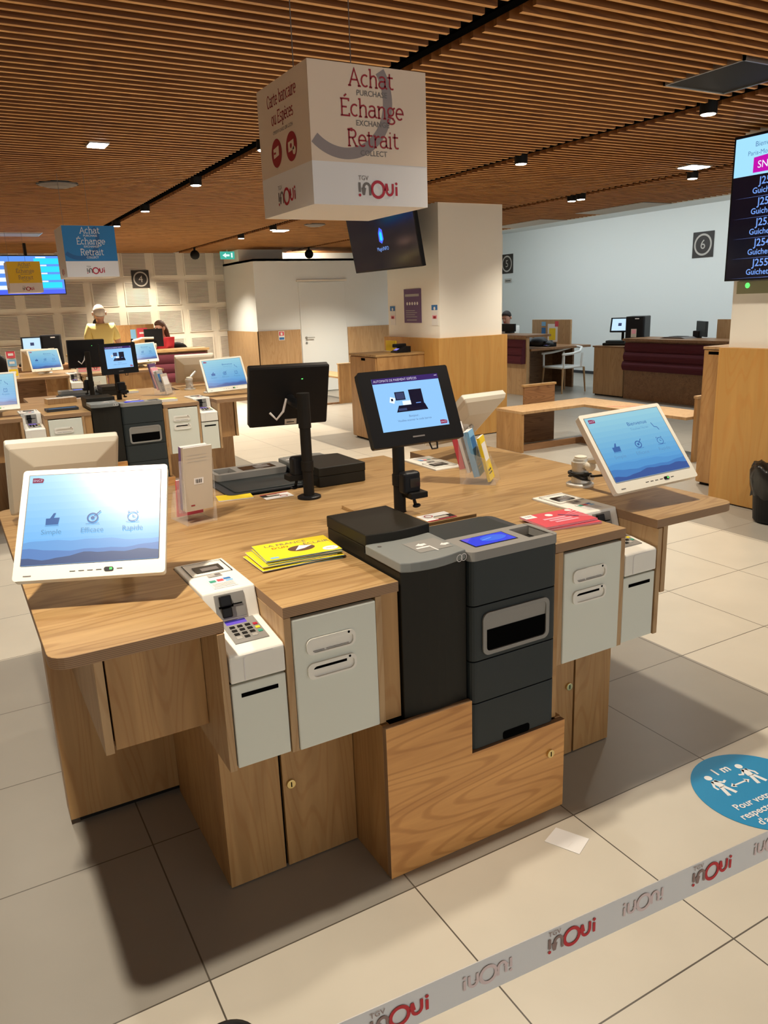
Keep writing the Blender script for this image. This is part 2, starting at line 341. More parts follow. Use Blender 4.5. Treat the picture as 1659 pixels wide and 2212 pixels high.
class Decal:
    """flat print: coordinates in metres on a plane; layers are lifted a hair above each other"""
    def __init__(s): s.v = []; s.f = []; s.m = []; s.mats = []
    def mi(s, k):
        if k not in s.mats: s.mats.append(k)
        return s.mats.index(k)
    def poly(s, pts, k, lift=1):
        o = len(s.v); s.v += [(x, y, lift * .0006) for x, y in pts]; s.f.append(list(range(o, o + len(pts)))); s.m.append(s.mi(k)); return s
    def rect(s, x0, x1, y0, y1, k, lift=1): return s.poly([(x0, y0), (x1, y0), (x1, y1), (x0, y1)], k, lift)
    def disc(s, cx, cy, r, k, lift=1, n=36, ry=None): return s.poly([(cx + r * cos(2 * pi * i / n), cy + (ry or r) * sin(2 * pi * i / n)) for i in range(n)], k, lift)
    def stroke(s, pts, w, k, lift=1):
        P = [Vector(p) for p in pts]; n = len(P); o = len(s.v); h = w / 2
        closed = (P[0] - P[-1]).length < 1e-6 and n > 3
        for i, p in enumerate(P):
            a = P[i - 1] if i else (P[-2] if closed else None); b = P[i + 1] if i < n - 1 else (P[1] if closed else None)
            d1 = (p - a).normalized() if a is not None else None; d2 = (b - p).normalized() if b is not None else None
            d = (d1 + d2) if (d1 is not None and d2 is not None) else (d1 if d2 is None else d2)
            if d.length < 1e-6: d = d2
            d.normalize(); nn = Vector((-d.y, d.x))
            kk = 1.0
            if d1 is not None and d2 is not None: kk = 1 / max(.45, d.dot(d2))
            s.v += [(*(p - nn * h * kk), lift * .0006), (*(p + nn * h * kk), lift * .0006)]
        for i in range(n - 1): s.f.append([o + 2 * i, o + 2 * i + 2, o + 2 * i + 3, o + 2 * i + 1]); s.m.append(s.mi(k))
        return s
    def ring(s, cx, cy, r0, r1, k, lift=1, a0=0, a1=360, n=40):
        return s.stroke(arc(cx, cy, (r0 + r1) / 2, (r0 + r1) / 2, a0, a1, n), r1 - r0, k, lift)
    def text(s, t, cx, cy, size, k, lift=2, sx=1.0, flip=1, bold=0):
        v, f = text_polys(t, bold); o = len(s.v)
        s.v += [(cx + flip * x * size * sx, cy + y * size, lift * .0006) for x, y in v]
        for p in f: s.f.append([o + i for i in (p if flip > 0 else p[::-1])]); s.m.append(s.mi(k))
        return s
    def slab(s, t, cx, cy, size, k, lift=2, w=.62, sx=1.0):
        u = size / 7; W = sum(SLAB[c][1] for c in t) * u * sx; x = cx - W / 2
        for c in t:
            st, adv = SLAB[c]
            for p in st: s.stroke([(x + a * u * sx, cy + b * u) for a, b in p], w * u, k, lift)
            x += adv * u * sx
        return s
    def logo(s, cx, cy, h, k1='ink_grey', k2='logo_red', kt='ink_soft', lift=2, flip=1, top=True):
        """the rail company mark: inverted i and n in grey, large O, u, i in red"""
        X = lambda x: cx + flip * (x - 1.62) * h
        Y = lambda y: cy + (y - .5) * h
        S = lambda pts, k, w=.17: s.stroke([(X(a), Y(b)) for a, b in (pts if flip > 0 else pts[::-1])], w * h, k, lift)
        S([(.1, .85), (.1, .22)], k1); s.disc(X(.1), Y(.02), .1 * h, k2, lift)
        S([(.42, .02), (.42, .5)] + arc(.68, .5, .26, .3, 180, 0, 8) + [(.94, .02)], k1)
        S(arc(1.58, .42, .50, .52, 0, 360, 26), k2, .2)
        S([(2.28, .85), (2.28, .38)] + arc(2.54, .38, .26, .3, 180, 360, 8) + [(2.8, .85)], k2)
        S([(3.1, .05), (3.1, .66)], k2); s.disc(X(3.1), Y(.86), .1 * h, k2, lift)
        if top: s.text('TGV', X(.42), Y(1.14), .42 * h, k1 if k1 == 'ink_grey' else kt, lift, 1, flip)
        return s
    def emblem(s, cx, cy, w, k1, k2, lift=2):
        h = w * .52
        s.poly([(cx - w / 2, cy - h / 2), (cx + w * .42, cy - h / 2), (cx + w * .5, cy + h * .1), (cx + w * .42, cy + h * .32), (cx, cy + h / 2), (cx - w / 2, cy + h / 2)], k1, lift)
        return s.text('SNCF', cx - w * .03, cy - h * .06, h * .62, k2, lift + 1, 1.05)
    def build(s, name, parent, origin, right, up):
        R, U = Vector(right).normalized(), Vector(up).normalized(); Nn = R.cross(U); O = Vector(origin)
        m = MB(); m.v = [tuple(O + R * x + U * y + Nn * z) for x, y, z in s.v]; m.f = s.f; m.m = s.m
        return m.build(name, s.mats, parent)

# ================================================================== THE ROOM
ZC = 2.76
f = MB()
def fl(x0, x1, y0, y1, k): f.add([(x0, y0, 0), (x1, y0, 0), (x1, y1, 0), (x0, y1, 0)], [(0, 1, 2, 3)], k)
XS = [-4.5, 1.575, 2.76, 3.43, 11.3]; YS = [-6, -.09, 1.94, 2.32, 4.6, 6.36, 7.53, 9.2, 14.2]
for i in range(4):
    for j in range(8):
        xm, ym = (XS[i] + XS[i + 1]) / 2, (YS[j] + YS[j + 1]) / 2
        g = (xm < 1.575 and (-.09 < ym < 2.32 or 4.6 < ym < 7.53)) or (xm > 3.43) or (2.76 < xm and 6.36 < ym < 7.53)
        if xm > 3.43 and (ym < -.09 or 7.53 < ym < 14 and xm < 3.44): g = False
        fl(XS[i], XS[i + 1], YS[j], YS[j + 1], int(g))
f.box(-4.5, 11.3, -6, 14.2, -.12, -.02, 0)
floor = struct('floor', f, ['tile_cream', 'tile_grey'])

# slatted ceiling, cut by three lighting channels, dark void above
TRX = [-1.27, .92, 3.09, 5.30]; TW = .062
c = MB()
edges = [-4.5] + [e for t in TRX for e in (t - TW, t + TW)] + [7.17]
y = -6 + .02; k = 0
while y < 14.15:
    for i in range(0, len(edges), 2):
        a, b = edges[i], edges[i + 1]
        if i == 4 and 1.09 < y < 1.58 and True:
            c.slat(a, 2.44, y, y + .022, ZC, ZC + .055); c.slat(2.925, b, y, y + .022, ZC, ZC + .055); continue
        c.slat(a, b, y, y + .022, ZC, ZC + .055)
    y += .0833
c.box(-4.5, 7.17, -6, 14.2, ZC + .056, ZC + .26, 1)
c.box(7.17, 7.19, -6, 14.2, ZC - .005, ZC + .5, 2)
c.box(7.19, 11.3, -6, 14.2, 3.19, 3.36, 2)
ceiling = struct('ceiling', c, ['slat_shaded', 'slat_brown', 'paint_cool', 'slat_lit'])
struct('wall_right', MB().box(11.2, 11.35, -6, 14.35, 0, 3.36), ['paint_cool'])
struct('baseboard_right', MB().box(11.17, 11.2, -6, 14.2, 0, .06), ['deck_dark'])
struct('wall_left', MB().box(-4.65, -4.5, -6, 14.35, 0, 3.05), ['paint_cream'])
struct('wall_front', MB().box(-4.65, 11.35, -6.15, -6, 0, .35).box(-4.65, 11.35, -6.15, -6, 2.65, 3.36).box(-4.65, -4.2, -6.15, -6, .35, 2.65).box(10.2, 11.35, -6.15, -6, .35, 2.65), ['paint_cream'])
wf = MB().box(-4.2, 10.2, -6.1, -6.06, .35, .40).box(-4.2, 10.2, -6.1, -6.06, 2.60, 2.65)
for i in range(13): wf.box(-4.2 + i * 1.195, -4.15 + i * 1.195, -6.1, -6.06, .35, 2.65)
win = struct('fill_window', MB().box(-4.2, 10.2, -6.09, -6.084, .36, 2.64), ['acrylic'])  # added glazing, out of view, to house the front fill light
wf.build('fill_window_frame', ['deck_dark'], win)
# perforated back wall: plain wall with panels of slots
w = MB().box(-4.65, 11.35, 14.2, 14.35, 0, 3.36)
struct('wall_back', w, ['paint_cream'])
pw = MB()
for ci in range(-2, 8):
    x0 = 2.66 + (ci - 4) * .60 + .0
    for ri in range(6):
        z0 = 2.355 - ri * .545
        if z0 < .05: continue
        pw.box(x0 - .02, x0 + .46, 14.175, 14.199, z0 - .02, z0 + .42, 0)
        for s_ in range(16): pw.box(x0, x0 + .43, 14.172, 14.1751, z0 + s_ * .026, z0 + s_ * .026 + .009, 1)
struct('trim_3', pw, ['paint_cream', 'ink_grey'])

# technical room box with door
bx = MB().box(4.04, 9.0, 12.45, 12.55, 0, 2.54).box(4.04, 4.14, 12.55, 14.17, 0, 2.54).box(4.04, 9.0, 12.45, 14.17, 2.50, 2.54)
struct('wall_technical', bx, ['paint_cool'])
pn = MB().box(4.02, 4.90, 12.425, 12.448, .0, 1.235).box(5.93, 7.4, 12.425, 12.448, 0, 1.235).box(4.015, 4.038, 12.425, 14.17, 0, 1.23)
struct('trim_4', pn, ['oak_pale'])
struct('trim_5', MB().box(4.04, 4.95, 13.2, 14.1, 2.545, ZC), ['paint_cream'])
dr = MB().box(4.92, 5.91, 12.432, 12.449, .02, 2.11)
door = struct('door_1', dr, ['paint_cool'], bevel=.004)
dh = MB().cyl((5.02, 12.43, 1.07), (5.02, 12.39, 1.07), .012).cyl((5.02, 12.39, 1.07), (5.18, 12.39, 1.07), .010).cyl((5.02, 12.435, 1.07), (5.02, 12.425, 1.07), .026)
dh.cyl((5.02, 12.435, .97), (5.02, 12.425, .97), .024)
dh.build('door_handle', ['steel'], door)
MB().box(4.88, 5.95, 12.42, 12.448, 2.12, 2.15).build('door_frame', ['paint_cream'], door)

# pillars
def pillar(name, x0, x1, y0, y1, cx0, cy1):
    o = struct(name, MB().box(x0, x1, y0, y1, 0, ZC + .04), ['paint_white'])
    MB().box(x0 - .05, x1 + .05, y0 - .05, y1 + .05, .01, 1.232).build('wood_cladding', ['oak_ochre'], o, .003)
    return o
pillar('pillar', 4.0, 4.93, 6.2, 7.42, 0, 0)
pillar('pillar.001', 4.11, 5.05, 1.1, 2.30, 0, 0)

# ================================================================== LIGHTING FIXTURES
LAMP = (1.0, .89, .73)
def spot(x, y, z, e, size=120, blend=.9, col=LAMP, r=.045, rot=(0, 0, 0)):
    l = bpy.data.lights.new('spot', 'SPOT'); l.energy = e; l.spot_size = RAD(size); l.spot_blend = blend; l.color = col; l.shadow_soft_size = r
    o = bpy.data.objects.new('spot_light', l); COL.objects.link(o); o.location = (x, y, z); o.rotation_euler = rot
for i, tx in enumerate(TRX):
    t = thing('lighting_track', ['black lighting channel in the ceiling above the barrier belt', 'wide black lighting channel running past the cream cube sign', 'black lighting channel between the hanging cube and the right screen', 'thin black lighting channel nearest the white wall'][i], 'lighting track', (tx, 4, ZC + .06), 'black lighting channels in the slatted ceiling')
    MB().box(tx - TW + .002, tx + TW - .002, -5.9, 14.1, ZC + .026, ZC + .055).build('channel', ['void'], t)
    MB().box(tx - .018, tx + .018, -5.9, 14.1, ZC + .014, ZC + .0259).build('rail', ['void'], t)
FILL = [(-3.2, 1.2), (-4.9, 1.3)]  # unseen fill spots without fixtures, added behind the camera
POS = {0: [(.10, 1.9), (1.9, .5), (3.7, .9), (5.5, 1.0), (7.4, 1.2), (9.4, 1.7), (12, 5)],
       1: [(.36, 1.1), (2.06, .7), (3.71, 1), (5.35, 1.1), (7.25, 1.5), (8.79, 1.9), (11.2, 6)],
       2: [(.2, .9), (1.81, 1), (3.6, 2.2), (5.4, 1.6), (9.0, 1.9), (10.33, 4.0), (12.85, 2.6)],
       3: [(2.0, .8), (3.74, 2.0), (5.4, 1.2), (5.25, .4), (8.5, 1.6), (10.8, 4.0), (12.7, 1.2)]}  # second-last lamp here is unseen, added to brighten the technical room wall
SEEN = {(1, 3.71): 'spotlight touching the left edge of the cream cube sign', (1, 5.35): 'spotlight midway between the blue cube and the cream cube', (1, 7.25): 'small spotlight just up and right of the blue cube', (1, 8.79): 'spotlight touching the top corner of the blue cube sign',
        (2, 1.81): 'large spotlight in front of the right welcome screen', (2, 3.6): 'spotlight midway along the middle channel above the pillar', (2, 9.0): 'spotlight right of the pair below the cream cube', (2, 10.33): 'small spotlight left of the exit sign light', (2, 12.85): 'round spotlight hanging over the number 4 wall',
        (3, 3.74): 'spotlight near the top edge of the right screen', (3, 5.4): 'left lamp of the close pair above the white wall', (3, 5.25): 'right lamp of the close pair above the white wall', (3, 12.7): 'round spotlight hanging in front of the technical room'}
for ti, lst in POS.items():
    for yy, kk in lst:
        x = TRX[ti]
        lab = SEEN.get((ti, yy))
        if lab:
            t = thing('track_spotlight', lab, 'spotlight', (x, yy, ZC + .04), 'track spotlights in the ceiling channels')
            drop = .16 if yy in (12.85, 12.7) else 0
            if drop: MB().ball((x, yy, ZC - .12), .085).build('housing', ['black_matte'], t, smooth=True); MB().cyl((x, yy, ZC - .04), (x, yy, ZC + .04), .02).build('stem', ['black_matte'], t)
            else:
                MB().cyl((x, yy, ZC - .052), (x, yy, ZC + .04), .052, n=28).build('housing', ['black_matte'], t, .003)
                MB().cyl((x, yy, ZC - .0525), (x, yy, ZC - .056), .044, .040, n=28).build('lens', ['lens'], t)
        spot(x, yy, ZC - .07 if (ti, yy) not in ((2, 12.85), (3, 12.7)) else ZC - .23, 124 * kk)
    for yy, kk in FILL: spot(TRX[ti], yy, ZC - .07, 40 * kk, 112, .7)
# square downlight, glare white
t = thing('downlight', 'square cold white downlight in the slats above the blue cube', 'downlight', (-.12, 4.12, ZC - .005))
MB().box(-.175, -.045, 4.03, 4.19, ZC - .012, ZC + .02).build('frame', ['steel'], t); MB().box(-.165, -.055, 4.04, 4.18, ZC - .016, ZC - .011).build('diffuser', ['lens_cool'], t)
spot(-.11, 4.12, ZC - .04, 60, 130, .9, (.86, .96, 1), .08)
t = thing('downlight', 'white square downlight under the cream cube beside the far channel', 'downlight', (3.42, 9.52, ZC - .005))
MB().box(3.32, 3.52, 9.4, 9.64, ZC - .012, ZC + .02).build('frame', ['steel'], t); MB().box(3.335, 3.505, 9.415, 9.625, ZC - .016, ZC - .011).build('diffuser', ['lens_cool'], t)
t = thing('downlight', 'elongated white downlight beside the track lamp left of the right screen', 'downlight', (4.95, 3.45, ZC - .005))
MB().box(4.84, 5.10, 3.36, 3.55, ZC - .012, ZC + .02).build('frame', ['steel'], t); MB().box(4.855, 5.085, 3.375, 3.535, ZC - .016, ZC - .011).build('diffuser', ['lens_cool'], t)
# area lights: added front fill, then wall washer in the raised strip beside the right wall
def area(x, y, z, sx, sy, e, col, rot):
    l = bpy.data.lights.new('wash_or_fill', 'AREA'); l.shape = 'RECTANGLE'; l.size = sx; l.size_y = sy; l.energy = e; l.color = col
    o = bpy.data.objects.new('washer_or_fill', l); COL.objects.link(o); o.location = (x, y, z); o.rotation_euler = rot
area(3.0, -5.95, 1.5, 14.2, 2.2, 165, (.93, .98, 1.0), (RAD(90), 0, 0))  # added daylight fill behind the camera, brightens faces turned towards it
area(8.8, 7.5, 3.17, .5, 11, 280, (.86, .96, 1.0), (0, RAD(-28), 0))
spot(2.3, 13.2, 2.7, 160, 95, .7, (1, .87, .66), .03, (RAD(22), 0, 0))
spot(5.7, 13.5, 2.68, 60, 150, .9, (1, .93, .8), .04, (RAD(88), 0, RAD(-10)))

t = thing('ceiling_vent', 'square black ceiling hatch with thin pale frame above the right screen', 'ceiling hatch', (2.68, 1.335, ZC))
MB().box(2.44, 2.925, 1.09, 1.58, ZC + .0, ZC + .03).build('panel', ['black_matte'], t)
fr = MB()
for a in ((2.435, 2.93, 1.083, 1.095), (2.435, 2.93, 1.575, 1.587), (2.435, 2.445, 1.083, 1.587), (2.92, 2.93, 1.083, 1.587)): fr.box(*a, ZC - .006, ZC + .03)
fr.build('frame', ['steel'], t)
for (x, yv, w_, lab) in ((-.13, 5.92, .16, 'small dark air vent in the slats left of the blue cube'), (3.6, 8.71, .14, 'small dark air vent right of the far white downlight')):
    t = thing('ceiling_vent', lab, 'air vent', (x, yv, ZC))
    MB().lathe([(w_, 0), (w_, -.012), (w_ * .6, -.03), (.01, -.03)], (x, yv, ZC + .002), 24).build('grille', ['ink_grey'], t)
    MB().lathe([(w_ * 1.08, .006), (w_ * 1.08, -.004)], (x, yv, ZC), 24).build('rim', ['deck_dark'], t)
for (y0, y1, lab) in ((5.6, 6.78, 'pale grey flush panel in the slat edge above number 6'), (7.52, 8.70, 'pale grey flush panel in the slat edge beside the pillar')):
    t = thing('ceiling_panel', lab, 'ceiling panel', (6.9, (y0 + y1) / 2, ZC), 'grey flush ceiling panels')
    MB().box(6.66, 7.165, y0, y1, ZC - .006, ZC - .001).build('panel', ['soffit_grey'], t)
    MB().box(6.65, 7.168, y0 - .01, y1 + .01, ZC - .003, ZC - .0005).build('frame', ['steel'], t)
t = thing('ceiling_panel', 'flat blue-lit panel in the ceiling over the far left screen', 'ceiling panel', (-.05, 10.5, ZC))
MB().box(-.42, .22, 10.3, 10.75, ZC - .012, ZC + .02).build('panel', ['grey_trim'], t)
MB().box(-.44, .24, 10.28, 10.77, ZC - .006, ZC + .02).build('frame', ['steel'], t)

# ================================================================== TICKET ISLAND
YC = .805; H = .92
ROT = Matrix.Translation((0, 2 * YC, 0)) @ Matrix.Rotation(pi, 4, 'Z')
K2 = Matrix.Translation((-.03, 4.69, 0))

def worktop():
    r = .045; s = []
    s += [(-1.155 + r - r * cos(RAD(a)), .006 + r - r * sin(RAD(a))) for a in (0, 18, 36, 54, 72, 90)]
    s += [(-.756, .006), (-.756, .476), (-.604, .476), (-.604, 0), (-.262, 0), (-.262, .40), (.302, .40), (.302, 0), (.604, 0), (.604, .476), (.756, .476), (.756, .006)]
    s += [(1.155 - r + r * sin(RAD(a)), .006 + r - r * cos(RAD(a))) for a in (0, 18, 36, 54, 72, 90)]
    return s + [(-x, 2 * YC - y) for x, y in s]
STATION = []          # (root, label template) of the front station
def ST(name, tmpl, cat, loc, group):
    t = thing(name, tmpl.format(w='nearest island'), cat, loc, group); STATION.append((t, tmpl)); return t

wt = thing('worktop', 'oak worktop of the nearest ticket island with notches for card terminals', 'worktop', (0, YC, .89), 'oak island worktops')
MB().prism(worktop(), .89, H, 'z', 0, 1).build('board', ['oak_x', 'plywood'], wt, .0015)
MB().box(-.036, .296, .402, .80, H, H + .012, 0).build('cover_panel', ['oak_x'], wt, .001)
def warn_card(w, h, dark='black_plastic'):
    d = Decal().rect(-w / 2, w / 2, -h / 2, h / 2, 'paper', 1).rect(-w / 2, w / 2, -h / 2, -h * .38, 'ink_red', 2).rect(-w * .1, w * .5, -h * .38, h * .05, dark, 2)
    return d.ring(-w * .2, h * .2, h * .15, h * .19, 'logo_red', 2, n=18).rect(-w * .15, w * .3, -h * .3, -h * .05, 'paper_cream', 3)
warn_card(.12, .085).build('sticker', wt, (.16, .45, H + .0125), (1, .03, 0), (0, 1, 0))
warn_card(.12, .085).build('sticker', wt, (-.16, 1.14, H + .0005), (-1, 0, 0), (0, -1, 0))

sp = thing('spine_panel', 'tall oak spine panel across the middle under the nearest island', 'panel', (0, YC, 0), 'oak spine panels under the islands')
MB().box(-1.12, 1.12, YC - .045, YC + .045, .02, .889).build('board', ['oak_z'], sp, .002)
MB().box(-1.09, 1.09, YC - .03, YC + .03, 0, .02).build('plinth', ['black_matte'], sp)

# centre base with stepped front panel
t = ST('base_cabinet', 'central oak base cabinet with stepped front of the {w}', 'cabinet', (0, .2, 0), 'central oak cabinets')
MB().box(-.334, -.31, -.006, .755, 0, .50).box(.31, .334, -.006, .755, 0, .325).box(-.31, .31, .73, .755, 0, .5).box(-.31, .31, 0, .73, 0, .02).build('carcass', ['oak_z'], t, .001)
MB().prism([(0.0, -.334), (0, .334), (.322, .334), (.322, -.037), (.5, -.037), (.5, -.334)], -.027, -.007, 'y', 0, 1).build('front_panel', ['oak_front', 'plywood'], t, .001)
def lock(t, x, y, z):
    o = MB().cyl((x, y, z), (x, y - .008, z), .014, n=24).build('lock', ['brass'], t, .001)
    MB().box(x - .0015, x + .0015, y - .0088, y - .0079, z - .008, z + .008).build('keyhole', ['void'], o)
lock(t, .272, -.027, .217)
# side base cabinets
for s, nm in ((-1, 'left'), (1, 'right')):
    X = lambda a: s * a
    t = ST('base_cabinet', 'oak plinth under the ' + ('left' if s < 0 else 'right') + ' ticket printer of the {w}', 'cabinet', (s * .55, .45, 0), 'oak plinth cabinets under the printers')
    MB().box(X(.756), X(.336), .21, .755, .0, .505).build('carcass', ['oak_z'], t, .001)
    MB().box(X(.756), X(.581), .188, .2095, .004, .505).build('side_front', ['oak_z'], t, .001)
    MB().box(X(.572), X(.336), .188, .2095, .004, .505).build('door', ['oak_z'], t, .001)
    MB().box(X(.58), X(.573), .2, .2095, .004, .505).build('gap', ['void'], t)
    lock(t, s * .548, .188, .283)
    # hanging box under the shelf
    xo = 1.05 if s < 0 else .975
    t = ST('under_shelf_box', 'oak box under the ' + ('left' if s < 0 else 'right') + ' shelf of the {w}', 'cabinet', (s * .9, .45, .57), 'oak boxes under the shelves')
    MB().box(X(xo), X(xo - .022), .145, .758, .572, .889).build('side_panel', ['oak_pale'], t, .001)
    MB().box(X(xo - .028), X(.778), .158, .175, .572, .889).build('front_panel', ['oak_z'], t, .001)
    MB().box(X(xo - .022), X(.778), .176, .758, .575, .59).build('bottom_panel', ['oak_z'], t)
    if s < 0:
        MB().cyl((s * .7785, .06, .69), (s * .777, .06, .69), .012, n=16)

# ticket printers
def printer(tmpl):
    t = ST('ticket_printer', tmpl, 'ticket printer', (-.46, .2, .505), 'white ticket printer cabinets')
    MB().box(-.604, -.584, .001, .40, .505, .889).box(-.336, -.317, .001, .40, .505, .889).box(-.584, -.336, .03, .40, .508, .52).box(-.584, -.336, .38, .40, .52, .889).build('frame', ['oak_pale'], t, .001)
    d = MB().box(-.5825, -.3375, -.003, .018, .506, .882).build('door', ['white_panel'], t, .004)
    for zc, o_ in ((.797, 0), (.727, 1)):
        zb = MB(); outer = rrect(-.548, -.405, zc - .023, zc + .023, .017); inner = rrect(-.534, -.412, zc - .018, zc + .013, .013)
        n = len(outer); vs = [(x, -.009, z) for x, z in outer] + [(x, -.009, z) for x, z in inner] + [(x, -.003, z) for x, z in outer] + [(x, -.0035, z) for x, z in inner]
        fs = []
        for i in range(n):
            j = (i + 1) % n
            fs += [(i, j, n + j, n + i), (i, 2 * n + i, 2 * n + j, j), (n + i, n + j, 3 * n + j, 3 * n + i)]
        zb.add(vs, fs); zb.add([(x, -.0036, z) for x, z in inner], [list(range(n))])
        b = zb.build('slot_bezel', ['white_plastic'], d)
        if o_: MB().box(-.530, -.433, -.0062, -.0034, zc + .004, zc + .014).build('slot', ['void'], b)
        else: MB().box(-.528, -.497, -.006, -.0034, zc - .0165, zc - .0135).box(-.49, -.425, -.006, -.0034, zc - .0165, zc - .0135).build('slot', ['ink_soft'], b)
        MB().cyl((-.425, -.0092, zc + .0175), (-.425, -.0096, zc + .0175), .0035, n=12).build('sensor', ['void'], b)
    return t
pr = printer('white ticket printer door left of the cash machines, {w}')
index_kids()
p2 = dup(pr, Matrix.Translation((.92, 0, 0)), 'white ticket printer door right of the cash machines, nearest island'); STATION.append((p2, 'white ticket printer door right of the cash machines, {w}'))

t = ST('filler_panel', 'narrow oak filler strip between left printer and coin machine, {w}', 'panel', (-.29, .01, .5), 'oak filler strips beside the coin machines')
MB().box(-.316, -.262, .008, .03, .505, .889).build('strip', ['oak_z'], t, .001)
MB().box(-.268, -.262, .03, .40, .505, .889).build('return_panel', ['oak_z'], t)
t = ST('filler_panel', 'thin oak strip between banknote machine and right printer, {w}', 'panel', (.31, .01, .5), 'oak filler strips beside the note machines')
MB().box(.297, .3165, -.001, .02, .325, .889).build('strip', ['oak_z'], t, .001)
MB().box(.303, .3165, .02, .40, .335, .889).build('return_panel', ['oak_z'], t)

# card terminals
def terminal(tmpl):
    t = ST('card_terminal', tmpl, 'card terminal', (-.68, .2, .505), 'white card payment terminals')
    MB().box(-.777, -.758, .001, .755, .506, .889).build('side_panel', ['oak_pale'], t, .001)
    x0, x1 = -.7535, -.6065
    prof = [(.475, .890), (.475, .926), (.192, .928), (.167, .846), (.006, .826), (.0, .82), (.0, .748), (.40, .748), (.40, .89)]
    h = MB().prism(prof, x0, x1, 'x').build('housing', ['white_plastic'], t, .004)
    Decal().stroke([(-.036, -.04), (-.036, .02), (-.028, .028), (.042, .028)], .003, 'sign_white').build('embossed_line', h, (-.68, -.0004, .79), (1, 0, 0), (0, 0, 1))
    MB().box(x0, x1, .004, .022, .508, .741).build('lower_door', ['white_panel'], t, .003)
    MB().box(x0 + .004, x1 - .004, .022, .30, .508, .747).build('inner_box', ['black_matte'], t)
    MB().box(-.729, -.629, .0025, .0045, .7045, .716).build('receipt_slot', ['void'], t, .001)
    # reader on the sloped face
    up = Vector((0, .025, .082)).normalized(); R = Vector((1, 0, 0)); O = Vector((-.683, .1795, .887)); N = R.cross(up)
    P = lambda a, b, c_=0: O + R * a + up * b + N * c_
    def slabm(a0, a1, b0, b1, c0, c1):
        return MB().add([P(a, b, c_) for c_ in (c0, c1) for a, b in ((a0, b0), (a1, b0), (a1, b1), (a0, b1))], [(0, 3, 2, 1), (4, 5, 6, 7), (0, 1, 5, 4), (1, 2, 6, 5), (2, 3, 7, 6), (3, 0, 4, 7)])
    rd = slabm(-.041, .041, -.035, .033, -.002, .004).build('card_reader', ['grey_trim'], t, .001)
    m = slabm(-.031, .002, .0, .029, .004, .017); m2 = slabm(-.028, .0, -.031, -.003, .004, .014); m.add(m2.v, m2.f)
    m.build('reader_mouth', ['black_plastic'], rd, .004, seg=3)
    m = slabm(.002, .032, .0, .003, .0035, .0065); m2 = slabm(-.033, .005, -.004, .001, .0035, .012); m.add(m2.v, m2.f); m.build('card_slot', ['void'], rd)
    # keypad
    up = Vector((0, .161, .020)).normalized(); O = Vector((-.673, .108, .8395)); N = R.cross(up)
    kp = slabm(-.046, .046, -.062, .062, -.002, .0022).build('keypad', ['grey_trim'], t, .001)
    ds = slabm(-.036, .020, .034, .055, .002, .003); ds.build('display', ['lcd_violet'], kp)
    slabm(-.036, .020, .047, .055, .003, .0034).build('display_text', ['lcd_dark'], kp)
    for r_ in range(4):
        for c_ in range(3):
            a, b = -.034 + c_ * .021, .018 - r_ * .019
            slabm(a, a + .014, b - .006, b + .005, .002, .0042).build('key', ['silver' if (r_ == 3 and c_ != 1) else 'black_matte'], kp, .0008)
    for r_, k_ in enumerate(('logo_red', 'yellow', 'green_print')):
        b = .014 - r_ * .02; slabm(.029, .041, b - .006, b + .005, .002, .0042).build('key', [k_], kp, .0008)
    # barcode window and card logos on the top plate
    O2 = (-.68, .0, .9282)
    d = Decal()
    for a in ((-.06, .06, .452, .455), (-.06, .06, .338, .341), (-.06, -.057, .338, .455), (.057, .06, .338, .455)): d.rect(*a, 'ink')
    d.rect(-.038, .042, .364, .421, 'glass_dark', 1).rect(-.02, .03, .372, .40, 'ink_grey', 2)
    wd = d.build('scan_window', t, (-.678, 0, .9283), (1, 0, 0), (0, 1, 0))
    d = Decal().rect(-.02, .02, .312, .330, 'ink_soft').rect(.002, .018, .318, .334, 'ink_grey', 2).rect(-.034, .034, .212, .292, 'sign_white', 1)
    d.rect(-.03, -.012, .262, .280, 'green_print', 2).rect(-.008, .010, .264, .282, 'red_print', 2).rect(.012, .032, .272, .286, 'blue_print', 2).rect(.014, .034, .256, .268, 'sky_print', 2)
    for i in range(4): d.rect(-.03, .03, .22 + i * .009, .2225 + i * .009, 'ink_soft', 2)
    d.build('card_logo_sticker', t, (-.678, 0, .9283), (1, 0, 0), (0, 1, 0))
    return t
te = terminal('white card terminal beside the left shelf of the {w}')
index_kids()
t2 = dup(te, Matrix.Translation((1.36, 0, 0)), 'white card terminal with keypad beside the right shelf of the nearest island', skip=('side_panel',)); STATION.append((t2, 'white card terminal beside the right shelf of the {w}'))
MB().box(.758, .777, .001, .755, .506, .889).xf(Matrix.Translation((-1.36, 0, 0))).build('side_panel', ['oak_pale'], None, .001)
_sp = bpy.data.objects['side_panel.001'] if 'side_panel.001' in bpy.data.objects else None
for o in list(bpy.data.objects):
    if o.name.startswith('side_panel') and o.parent is None:
        o.parent = t2
        for v in o.data.vertices: v.co -= Vector((-.68, .2, .505))

